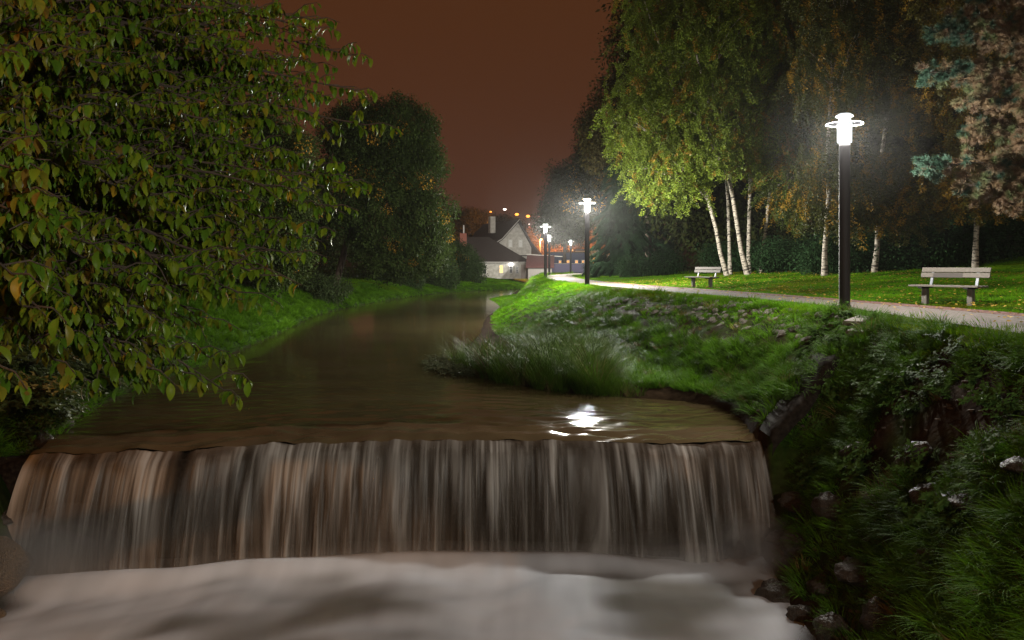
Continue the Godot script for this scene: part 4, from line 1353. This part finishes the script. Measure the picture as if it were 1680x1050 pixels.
func build_cherry():
	var base := V(-6.3, ground(-8.6, 6.4) - 0.2, -6.4)
	base.x = -8.7
	var t := thing("cherry_tree", "big cherry tree hanging its long drooping leaves over the left of the pool", "tree", base)
	var mb := MB.new()
	var fork := V(-6.2, 0.6, -6.4)
	mb.tube([base - base + V(0, -0.4, 0), (fork - base) * 0.4 + V(0, 0.3, 0), fork - base, V(-5.9, 2.4, -6.6) - base, V(-5.6, 4.4, -6.9) - base], [0.3, 0.24, 0.2, 0.15, 0.08], 12)
	part("trunk", mb.mesh(true), mat("brown bark"), t)
	var tips := [V(-1.73, 3.16, -8.6), V(-2.39, 3.51, -9), V(-1.53, 2.38, -8.4), V(-1.7, 1.73, -8), V(-1.79, 1.46, -7.6), V(-2.02, 1.02, -7.2), V(-2.08, 0.83, -6.6), V(-2.23, -0.05, -6.2), V(-2.46, 0.11, -6.0), V(-2.59, 0.21, -5.6), V(-2.85, 0.32, -5), V(-2.93, 0.33, -4.6), V(-2.79, 4.16, -9.2), V(-3.17, 4.05, -8.2), V(-3.4, 3.54, -7), V(-3.55, 3.07, -6), V(-3.26, 2.18, -5), V(-2.77, 1.44, -4.5), V(-2.74, 0.86, -4.4), V(-2.62, 1.04, -5), V(-2.95, 1.87, -5.4), V(-2.69, 1.43, -6), V(-2.6, 2.16, -7), V(-2.39, 1.47, -7), V(-2.49, 0.84, -6.2), V(-2.62, 0.64, -5.4), V(-3.19, 2.58, -7), V(-2.67, 2.95, -8), V(-3.17, 3.25, -8.2), V(-3.23, 2.62, -6), V(-2.31, 2.01, -7.8), V(-2.29, 2.67, -8.4), V(-3.11, 1.86, -7.6), V(-3.31, 1.59, -6.6), V(-2.67, 0.94, -8), V(-2.9, 0.43, -7.5), V(-3.13, 0.46, -7), V(-3.28, 0.61, -6)]
	var lm := leaf_mesh()
	var tones := []
	for c in [[0.080, 0.135, 0.009], [0.115, 0.155, 0.010], [0.055, 0.115, 0.009], [0.13, 0.125, 0.012], [0.13, 0.085, 0.014], [0.26, 0.16, 0.015]]:
		var m := mat("cherry leaf %d" % tones.size(), c[0], c[1], c[2], 0.42, true, 0.55)
		m.metallic_specular = 0.2
		tones.append(m)
	var wood := MB.new()
	var leaves := []      # [transform, tone]
	var more := []
	for tip in tips:
		more.append(tip)
		for q in 4: more.append(tip + V(rng.randf_range(-1.0, 0.02), rng.randf_range(-0.4 if tip.y > 0.7 else 0.0, 0.4), rng.randf_range(-0.5, 0.6)))
	for tip in more:
		var b: Vector3 = tip - base
		var root := V(-5.9, clampf(tip.y * 0.75 + 0.2, 0.3, 4.3), -6.6) - base
		if tip.y < 1.0: root = V(-6.0, 1.3, -6.5) - base
		var pts: Array = limb(wood, root, b, 0.035, 0.006, 0.35, 5, 12, 0.05)
		for q in 27:
			var f := 0.34 + 0.66 * (q / 26.0)
			var g := f * 11.999
			var p: Vector3 = pts[int(g)].lerp(pts[int(g) + 1], g - int(g))
			var dir := ((b - root).normalized() * 0.8 + rv(0.95) + V(0, 0.1, 0)).normalized()
			var l := rng.randf_range(0.28, 0.58) * (1.25 - 0.6 * f) * (0.6 if tip.y < 0.2 else 1.0)
			if q == 26: dir = (b - root).normalized(); 
			var e1 := p + dir * l * 0.55 + V(0, 0.02, 0)
			var e2 := p + dir * l + V(0, -0.12 * l, 0)
			wood.tube([p, e1, e2], [0.006, 0.005, 0.003], 4, Color.WHITE, false)
			var nl := 10
			for k in nl:
				var h := (k + rng.randf()) / nl
				var a := p.lerp(e1, h * 2.0) if h < 0.5 else e1.lerp(e2, h * 2.0 - 1.0)
				var yaw := rng.randf() * TAU
				var hang := rng.randf_range(0.05, 0.75)
				var bs := Basis(Vector3.UP, yaw) * Basis(Vector3.RIGHT, -hang) * Basis(Vector3.UP, rng.randf_range(-0.6, 0.6))
				bs = bs.scaled(Vector3.ONE * lerpf(0.055, 0.15, pow(rng.randf(), 1.4)))
				var tone := 0
				var r := rng.randf()
				var brown := 0.06 + 0.22 * smoothstep(-2.4, -3.2, tip.x + 0.3 * rv().x) + 0.15 * smoothstep(6.5, 4.5, -tip.z)  # browner to the left and near, sodium tint put into leaf tone
				if r < 0.012: tone = 5
				elif r < brown * 0.3: tone = 4
				elif r < brown: tone = 3
				else: tone = rng.randi() % 3
				leaves.append([Transform3D(bs, a), tone])
	part("boughs", wood.mesh(true), mat("brown bark"), t)
	# the 300 nearest leaves that the frame shows are parts, the rest one mass for each tone
	var eye := V(0, EYE, 0) - base
	leaves.sort_custom(func(p, q): return (p[0].origin - eye).length() < (q[0].origin - eye).length())
	var rest_xf := []
	var rest_c := []
	var count := 0
	for e in leaves:
		var p: Vector3 = e[0].origin + base
		var inside := p.x / -p.z > -0.62 and (p.y - EYE) / -p.z < 0.32
		if inside and count < 300:
			var o := obj("leaf" if count == 0 else "leaf_%03d" % count, lm, null, t)
			o.set_surface_override_material(0, tones[e[1]])
			o.transform = e[0]
			count += 1
		else:
			rest_xf.append(e[0])
			rest_c.append(tones[e[1]].albedo_color.srgb_to_linear() * rng.randf_range(0.75, 1.2))
	var rm := mat("cherry foliage", 1, 1, 1, 0.42, true, 0.55)
	rm.metallic_specular = 0.2
	scatter("foliage", lm.duplicate(), rm, rest_xf, rest_c, t)

# ------------------------------------------------------------------ benches
func build_benches():
	var wood := mat("grey weathered wood", 0.13, 0.115, 0.10, 0.8)
	world_tex(wood, noise_tex(51, 0.04, Color(0.7, 0.69, 0.67), Color(1, 1, 1), 256, 4), 2.0)
	var con := mat("bench concrete", 0.10, 0.09, 0.08, 0.9)
	var steel := mat("galvanised steel", 0.17, 0.185, 0.21, 0.4)
	var dirt := mat("peeled dark wood", 0.042, 0.036, 0.032, 0.85)
	for s in [[10.15, 18.7, -57.0, "grey plank bench beside the path, right of the nearest lamp post"], [8.0, 33.8, -62.0, "small grey plank bench on the lawn in front of the birch trunks"], [6.6, 64.0, -70.0, "distant plank bench beside the second lamp post"]]:
		var t := thing("park_bench", s[3], "bench", V(s[0], ground(s[0], s[1]), -s[1]), deg_to_rad(s[2]), "benches along the path")
		var mb: MB
		for k in 3:
			mb = MB.new()
			mb.box(Transform3D(Basis(), V(0, 0.45, -0.13 + k * 0.165)), V(1.62, 0.045, 0.15), Color.WHITE, 0.008)
			part("seat_plank", mb.mesh(), wood, t)
		for k in 2:
			mb = MB.new()
			mb.box(Transform3D(Basis(Vector3.RIGHT, -0.3), V(0, 0.70 + k * 0.125, -0.285 - k * 0.04)), V(1.6, 0.115, 0.035), Color.WHITE, 0.006)
			var p := part("back_plank", mb.mesh(), wood, t)
			if k == 0 and s[1] < 20.0:
				mb = MB.new()
				mb.box(Transform3D(Basis(Vector3.RIGHT, -0.3), V(-0.15, 0.70, -0.266)), V(0.7, 0.112, 0.003))
				part("peeled_patch", mb.mesh(), dirt, p)
		for e in [-0.53, 0.53]:
			mb = MB.new()
			mb.box(Transform3D(Basis(), V(e, 0.19, 0.02)), V(0.12, 0.42, 0.14), Color.WHITE, 0.012)
			part("leg", mb.mesh(), con, t)
			mb = MB.new()
			mb.box(Transform3D(Basis(), V(e, 0.412, 0.03)), V(0.1, 0.03, 0.46))
			part("bearer", mb.mesh(), mat("black painted steel"), t)
			mb = MB.new()
			mb.box(Transform3D(Basis(Vector3.RIGHT, -0.3), V(e, 0.64, -0.285)), V(0.06, 0.46, 0.03))
			part("back_support", mb.mesh(), steel, t)

# ------------------------------------------------------------------ stones and weeds on the bank
func rock_mesh(seed_: int, flat: float) -> ArrayMesh:
	var r := RandomNumberGenerator.new()
	r.seed = seed_
	var cuts := []
	for k in 9:
		cuts.append([Vector3(r.randf_range(-1, 1), r.randf_range(-1, 1), r.randf_range(-1, 1)).normalized(), r.randf_range(0.55, 0.85)])
	var mb := MB.new()
	var nu := 26
	var nv := 16
	for j in nv + 1:
		for k in nu + 1:
			var a := TAU * (k % nu) / nu
			var b := PI * j / nv
			var p := V(sin(b) * cos(a), cos(b), sin(b) * sin(a))
			var l := 1.0
			for c in cuts:
				var q: float = p.dot(c[0])
				if q > 0.05: l = minf(l, c[1] / q)
			l *= 1.0 + 0.22 * fn.get_noise_3d(p.x * 45 + seed_ * 13, p.y * 45, p.z * 45) + 0.10 * fn2.get_noise_3d(p.x * 120 + seed_, p.y * 120, p.z * 120)
			mb.vert(p * l * V(0.5, 0.5 * flat, 0.5))
	for j in nv:
		for k in nu:
			var q := j * (nu + 1) + k
			mb.quad(q, q + 1, q + nu + 2, q + nu + 1)
	return mb.mesh(true)

func weed_mesh(stems: int, tall: float, leaf: float) -> ArrayMesh:
	var mb := MB.new()
	for k in stems:
		var a := rng.randf() * TAU
		var out := V(cos(a), 0, sin(a)) * rng.randf_range(0.2, 0.7)
		var pts := []
		var n := 6
		for j in n + 1:
			var t := float(j) / n
			pts.append((Vector3.UP * (t - 0.25 * t * t) + out * t * t) * tall * rng.randf_range(0.95, 1.05))
		mb.tube(pts, [0.004, 0.004, 0.004, 0.003, 0.003, 0.002, 0.001], 3, Color(0.9, 0.7, 0.6), false)
		for j in range(1, n + 1):
			for e in 3:
				var b := rng.randf() * TAU
				var dir := V(cos(b), rng.randf_range(0.0, 0.5), sin(b)).normalized()
				var tone := rng.randf_range(0.75, 1.3)
				leaf_quad(mb, pts[j], dir, (Vector3.UP + rv(0.4)).normalized(), leaf * rng.randf_range(0.7, 1.2), leaf * 0.5, Color(tone, tone, tone))
	return mb.mesh()

func build_bank():
	var stone := mat("bank stone", 0.095, 0.08, 0.065, 0.85)
	world_tex(stone, noise_tex(61, 0.04, Color(0.45, 0.43, 0.4), Color(1, 1, 1), 256, 5), 1.5, noise_tex(62, 0.08, Color.BLACK, Color.WHITE, 256, 4), 1.5)
	var pale := mat("pale bank stone", 0.155, 0.135, 0.115, 0.85)
	world_tex(pale, stone.albedo_texture, 1.5, stone.heightmap_texture, 1.5)
	var wet := mat("wet rock", 0.055, 0.043, 0.031, 0.45)
	world_tex(wet, stone.albedo_texture, 2.2, stone.heightmap_texture, 3.0)
	wet.metallic_specular = 0.4
	var rk := []
	for k in 8: rk.append(rock_mesh(k + 1, [0.55, 0.7, 0.45, 0.8, 0.6, 0.9, 0.5, 0.75][k]))
	# the stones pitched into the top of the bank
	var t := thing("stone_pitching", "rows of rough grey stones set into the top of the right bank", "stonework")
	var d := 14.6
	var n := 0
	while d < 28.0 and n < 290:
		for row in 5:
			if n >= 290: break
			if rng.randf() < 0.22: continue
			var s := 0.93 - row * 0.085 + rng.randf_range(-0.02, 0.02)
			var dd := d + rng.randf_range(-0.1, 0.1)
			if dd > 28.0 and row > 2: continue
			var x := lerpf(at(t_toe, dd), at(t_top, dd), s)
			var size := rng.randf_range(0.15, 0.30)
			var nr := normal_at(x, dd)
			var o := obj("stone" if n == 0 else "stone_%03d" % n, rk[rng.randi() % 8], null, t)
			o.set_surface_override_material(0, pale if rng.randf() < 0.4 else stone)
			o.transform = Transform3D(upright(nr, rng.randf() * TAU, 1.0, 1.0).scaled_local(V(size * 1.2, size * 0.9, size * 0.85)), on(x, dd, -0.02))
			n += 1
		d += 0.31
	# two flat slabs at the head of the wing wall
	for k in 2:
		var mb := MB.new()
		mb.box(Transform3D(), V(0.62, 0.09, 0.34), Color.WHITE, 0.02)
		var o := obj("stone_slab", mb.mesh(), mat("slab %d" % k, 0.22, 0.19, 0.165, 0.85))
		world_tex(mats["slab %d" % k], stone.albedo_texture, 1.5)
		tag(o, ["upper flat stone slab at the head of the wing wall", "lower flat stone slab lying beside the upper one"][k], "stone slab", "slabs below the near lamp")
		o.transform = Transform3D(Basis(Vector3.UP, 0.75) * Basis(Vector3.BACK, 0.12), on(6.2 - k * 0.12, 14.35 - k * 0.42, 0.08 - 0.03 * k))
	# boulders along the pool and under the wing wall
	var spots := [[4.25, 12.0, 0.55, "wet boulder touching the foam at the right end of the falls"], [3.75, 11.25, 0.62, "glinting wet boulder at the foam's right edge, below the falls"], [4.55, 11.4, 0.5, ""], [4.15, 10.8, 0.42, ""], [3.8, 10.5, 0.36, ""], [4.4, 10.2, 0.55, ""], [3.9, 9.8, 0.4, ""], [4.8, 10.7, 0.4, ""], [4.3, 9.4, 0.5, "pale rounded boulder at the bottom edge beside the foam"], [5.0, 9.6, 0.45, ""], [4.7, 9.0, 0.4, ""], [5.2, 10.2, 0.35, ""], [4.5, 12.6, 0.5, ""], [5.1, 9.0, 0.5, "broad boulder in the lower right among grass tufts"], [4.95, 11.6, 0.4, ""], [4.2, 12.55, 0.45, ""], [5.4, 8.4, 0.45, ""], [4.0, 9.0, 0.45, ""]]
	for s in spots:
		var y := maxf(ground(s[0], s[1]), LOW_WATER - 0.1)
		var o := obj("boulder", rk[rng.randi() % 8], null)
		o.set_surface_override_material(0, wet)
		tag(o, s[3] if s[3] else "dark wet boulder among the stones between foam and grassy slope", "boulder", "boulders along the pool")
		o.transform = Transform3D(Basis(Vector3.UP, rng.randf() * TAU).scaled_local(V(s[2] * 1.2, s[2] * 1.1, s[2])), V(s[0], y + s[2] * 0.1, -s[1]))
	var ochre := mat("ochre rock", 0.24, 0.15, 0.075, 0.5)
	world_tex(ochre, stone.albedo_texture, 2.0, stone.heightmap_texture, 4.0)
	for s in [[-8.05, 14.0, 0.75, -1.75, "pale grey rock on the left bank beside the lip of the weir"], [-7.7, 13.2, 0.5, -2.0, "small rock just below the pale one on the left bank"], [-7.55, 11.5, 1.3, -3.5, "ochre rock at the left edge of the pool, half in the spray"], [-7.0, 10.4, 0.8, -3.75, "low ochre rock at the left frame edge below the falls"], [-7.75, 12.2, 0.9, -2.9, "dark rock at the left end of the falls"]]:
		var o := obj("boulder", rk[rng.randi() % 8], null)
		o.set_surface_override_material(0, pale if s[0] < -8.0 else wet if s[1] > 11.5 else ochre)
		tag(o, s[4], "boulder", "boulders along the pool")
		o.transform = Transform3D(Basis(Vector3.UP, rng.randf() * TAU).scaled_local(Vector3.ONE * s[2]), V(s[0], s[3], -s[1]))
	# small stones littering the near slope
	var xf := []
	for k in 300:
		var dd := rng.randf_range(8.5, 15.0)
		var x := lerpf(at(t_wr, dd), at(t_top, dd), rng.randf_range(0.05, 0.9))
		var s := rng.randf_range(0.04, 0.14)
		xf.append(Transform3D(Basis(Vector3.UP, rng.randf() * TAU).scaled(Vector3.ONE * s), on(x, dd, -0.25 * s)))
	scatter("pebbles", rk[2].duplicate(), mat("dirty stone", 0.06, 0.045, 0.034, 0.95), xf, [])
	# leafy weeds on the near slope
	var wm := mat("weed leaves", 0.05, 0.10, 0.022, 0.8, true, 0.5)
	wm.metallic_specular = 0.0
	var dm := mat("dark weed leaves", 0.05, 0.10, 0.02, 0.5, true, 0.5)
	dm.metallic_specular = 0.1
	var protos := [weed_mesh(9, 0.26, 0.055), weed_mesh(7, 0.34, 0.07), weed_mesh(11, 0.2, 0.05)]
	var count := 0
	for k in 150:
		var dd := rng.randf_range(8.6, 15.5)
		var s := rng.randf_range(0.15, 0.95)
		var x := lerpf(at(t_toe, dd), at(t_top, dd), s)
		if fn.get_noise_2d(x * 25.0 + 300.0, dd * 25.0) < -0.1: continue
		var o := obj("leafy_weed", protos[k % 3], null)
		o.set_surface_override_material(0, wm if rng.randf() < 0.6 else dm)
		o.transform = Transform3D(upright(normal_at(x, dd), rng.randf() * TAU, rng.randf_range(0.7, 1.4), 0.7), on(x, dd, -0.02))
		tag(o, "small leafy weed among the grass tufts on the near right slope", "weed", "weeds on the near right slope")
		count += 1
	# a floating leaf
	var lf := obj("floating_leaf", leaf_mesh(), mat("yellow fallen leaf", 0.32, 0.19, 0.03, 0.5))
	tag(lf, "single yellow leaf floating on the water above the weir", "leaf")
	lf.transform = Transform3D(Basis(Vector3.RIGHT, 1.3).scaled(Vector3.ONE * 0.14), V(-5.15, UP_WATER + 0.03, -15.7))

# ------------------------------------------------------------------ grass
func build_grass():
	var gm := mat("grass blades", 1, 1, 1, 0.5, true, 0.6)
	gm.metallic_specular = 0.1
	var lawn := Color(0.072, 0.19, 0.005)
	var wild := Color(0.060, 0.142, 0.007)
	# mown turf: patches of short blades
	var patch := tuft_mesh(230, 0.40, 0.05, 0.10, 0.010, 0.5, 1)
	var xf := []
	var cols := []
	var d := 9.0
	while d < 112.0:
		var st := 0.42 * (1.0 + maxf(0.0, d - 25.0) / 45.0)
		var spans := [[at(t_top, d) - 0.35, at(t_pn, d) + 0.02], [at(t_pf, d) + 0.25, minf(at(t_pf, d) + 22.0, d * 0.68 + 2.0)]]
		if d > 60.0: spans.append([maxf(at(t_wl, d) - 16.0, -d * 0.3), at(t_wl, d) - 1.0])
		for sp in spans:
			var x: float = sp[0]
			while x < sp[1]:
				var px := x + rng.randf_range(-0.1, 0.1)
				var pd := d + rng.randf_range(-0.2, 0.2)
				var tall := 1.0 if sp[0] > at(t_pn, d) else 1.25
				if absf(px - at(t_pn, pd)) < 0.2: px -= 0.12
				xf.append(Transform3D(upright(normal_at(px, pd), rng.randf() * TAU, 1.0, 1.0).scaled_local(V(st / 0.42, tall * rng.randf_range(0.8, 1.3), st / 0.42)), on(px, pd)))
				var tone := 1.0 + 0.9 * fn.get_noise_2d(px * 9.0, pd * 9.0) + rng.randf_range(-0.12, 0.12)
				var c := lawn * tone
				c.r += 0.09 * maxf(0.0, fn2.get_noise_2d(px * 9.0, pd * 9.0))
				c.a = 1.0
				cols.append(c)
				x += st if sp[0] > at(t_pn, d) else 0.25
		d += st
	scatter("lawn_grass", patch, gm, xf, cols)
	# rough grass on the right bank
	var tufts := [tuft_mesh(42, 0.10, 0.12, 0.34, 0.009, 1.1, 4), tuft_mesh(60, 0.12, 0.2, 0.5, 0.010, 1.5, 5), tuft_mesh(34, 0.12, 0.06, 0.18, 0.010, 0.7, 3)]
	for kind in 3:
		xf = []
		cols = []
		var tries: int = [6500, 2200, 10000][kind]
		for k in tries:
			var dd := lerpf(6.3, 72.0, pow(rng.randf(), 1.7))
			var s := rng.randf()
			var toe := at(t_toe, dd)
			var top := at(t_top, dd)
			var x := lerpf(lerpf(at(t_wr, dd), toe, 0.6 if dd < 50.0 else 0.05), top, s)
			var stony := smoothstep(0.52, 0.66, s) * (1.0 - smoothstep(0.95, 1.0, s)) * smoothstep(13.5, 15.5, dd) * (1.0 - smoothstep(28.0, 34.0, dd))
			if rng.randf() < stony * (0.86 if kind != 2 else 0.6): continue
			var bare := fn.get_noise_2d(x * 16.0, dd * 16.0)
			if dd < 15.5 and bare < (-0.14 if kind != 2 else -0.2): continue
			if kind == 1 and (dd > 32.0 or bare < -0.06): continue
			if dd < 12.9 and s < 0.2 and rng.randf() < 0.75: continue
			if dd > 12.5 and dd < 14.3 and absf(x - lerpf(3.95, 6.25, (dd - 13.15) / 0.95)) < 0.35 and rng.randf() < 0.25: continue
			var size := rng.randf_range(0.6, 1.25) * (1.0 if dd < 32.0 else 0.6)
			if kind == 1 and k < 110:      # long grass hanging over the right end of the weir
				dd = rng.randf_range(13.35, 15.2)
				x = at(t_wr, dd) + rng.randf_range(0.12, 0.9)
			xf.append(Transform3D(upright(normal_at(x, dd), rng.randf() * TAU, size, 0.55), on(x, dd, -0.01)))
			var tone := 1.0 + 0.6 * fn2.get_noise_2d(x * 14.0, dd * 14.0) + rng.randf_range(-0.2, 0.2)
			var c := wild * tone if dd < 32.0 else lawn * tone
			if rng.randf() < 0.04: c = Color(0.13, 0.10, 0.04) * tone
			c.a = 1.0
			cols.append(c)
		scatter("bank_grass", tufts[kind], gm, xf, cols)
	# the left bank
	xf = []
	cols = []
	for k in 9000:
		var dd := lerpf(12.6, 98.0, pow(rng.randf(), 1.5))
		var u := rng.randf()
		var x := at(t_wl, dd) - 0.05 - 3.6 * u
		var size := rng.randf_range(0.6, 1.3)
		xf.append(Transform3D(upright(normal_at(x, dd), rng.randf() * TAU, size, 0.6), on(x, dd, -0.01)))
		var tone := 1.0 + 0.5 * fn2.get_noise_2d(x * 14.0, dd * 14.0) + rng.randf_range(-0.2, 0.2)
		var c := wild * tone * (1.25 if u < 0.3 else 1.0)
		c.a = 1.0
		cols.append(c)
	scatter("left_bank_grass", tufts[0].duplicate(), gm, xf, cols)
	# reeds on the spit
	var reed := tuft_mesh(40, 0.24, 0.75, 1.6, 0.016, 1.0, 7)
	xf = []
	cols = []
	for k in 340:
		var dd := rng.randf_range(16.6, 24.0)
		var lo := at(t_wr, dd)
		var hi := minf(at(t_toe, dd) + 0.5, 3.3)
		var x := lerpf(lo + 0.1, hi, pow(rng.randf(), 0.9))
		if rng.randf() < smoothstep(1.9, 3.3, x): continue
		var size := rng.randf_range(0.55, 1.1) * smoothstep(-0.1, 0.9, x - lo + 0.3) * (1.0 - 0.5 * smoothstep(1.6, 3.3, x))
		xf.append(Transform3D(upright(Vector3.UP, rng.randf() * TAU, maxf(size, 0.3), 0.0), V(x, UP_WATER + 0.02, -dd) if ground(x, dd) < UP_WATER else on(x, dd, -0.03)))
		var tone := 1.0 + 0.4 * fn2.get_noise_2d(x * 14.0, dd * 14.0) + rng.randf_range(-0.25, 0.25)
		var c := Color(0.052, 0.10, 0.010) * tone
		if rng.randf() < 0.08: c = Color(0.11, 0.085, 0.04) * tone
		c.a = 1.0
		cols.append(c)
	scatter("reeds", reed, gm, xf, cols)
	# low glossy water plants at the tip of the spit
	var wm := MB.new()
	for k in 70:
		var a := rng.randf() * TAU
		var r := sqrt(rng.randf()) * 0.32
		var tone := rng.randf_range(0.7, 1.3)
		leaf_quad(wm, V(cos(a) * r, rng.randf_range(0.02, 0.22), sin(a) * r), V(cos(a * 3.0), rng.randf_range(-0.2, 0.25), sin(a * 3.0)).normalized(), (Vector3.UP + rv(0.3)).normalized(), rng.randf_range(0.09, 0.17), 0.04, Color(tone, tone, tone))
	var wp := wm.mesh()
	var glossy := mat("glossy water leaves", 0.11, 0.15, 0.085, 0.2, true, 0.4)
	glossy.metallic_specular = 0.8
	xf = []
	for k in 60:
		var dd := rng.randf_range(20.5, 23.8)
		var x := at(t_wr, dd) + rng.randf_range(-0.6, 0.25)
		xf.append(Transform3D(upright(Vector3.UP, rng.randf() * TAU, rng.randf_range(0.6, 1.2), 0.0), V(x, maxf(UP_WATER, ground(x, dd)) - 0.03, -dd)))
	scatter("water_plants", wp, glossy, xf, [])
	# undergrowth of the near left bank
	var ug := weed_mesh(12, 0.4, 0.085)
	xf = []
	cols = []
	for k in 700:
		var dd := rng.randf_range(13.0, 21.0)
		var x := at(t_wl, dd) - 0.1 - 4.0 * pow(rng.randf(), 1.2)
		xf.append(Transform3D(upright(normal_at(x, dd), rng.randf() * TAU, rng.randf_range(0.7, 1.5), 0.5), on(x, dd, -0.03)))
		var c := Color(0.045, 0.07, 0.016) * rng.randf_range(0.6, 1.4)
		if rng.randf() < 0.05: c = Color(0.2, 0.15, 0.03)
		c.a = 1.0
		cols.append(c)
	scatter("undergrowth", ug, mat("undergrowth leaves", 1, 1, 1, 0.45, true, 0.5), xf, cols)
	# fallen leaves on the lawn under the birches
	var fl := MB.new()
	leaf_quad(fl, V(0, 0, 0), V(1, 0.05, 0).normalized(), V(0.1, 1, 0.1).normalized(), 0.085, 0.06, Color.WHITE)
	xf = []
	cols = []
	for k in 4200:
		var dd := rng.randf_range(11.0, 46.0)
		var x := at(t_pf, dd) + rng.randf_range(-0.4, 10.0) if k % 9 else lerpf(at(t_pn, dd), at(t_pf, dd), pow(rng.randf(), 0.5))
		xf.append(Transform3D(Basis.from_euler(Vector3(rng.randf_range(-0.4, 0.4), rng.randf() * TAU, rng.randf_range(-0.4, 0.4))), on(x, dd, 0.09 if x > at(t_pf, dd) else 0.06)))
		var c := Color(0.34, 0.22, 0.03) * rng.randf_range(0.5, 1.2)
		c.a = 1.0
		cols.append(c)
	scatter("fallen_leaves", fl.mesh(), mat("fallen leaf", 1, 1, 1, 0.6, true, 0.4), xf, cols)
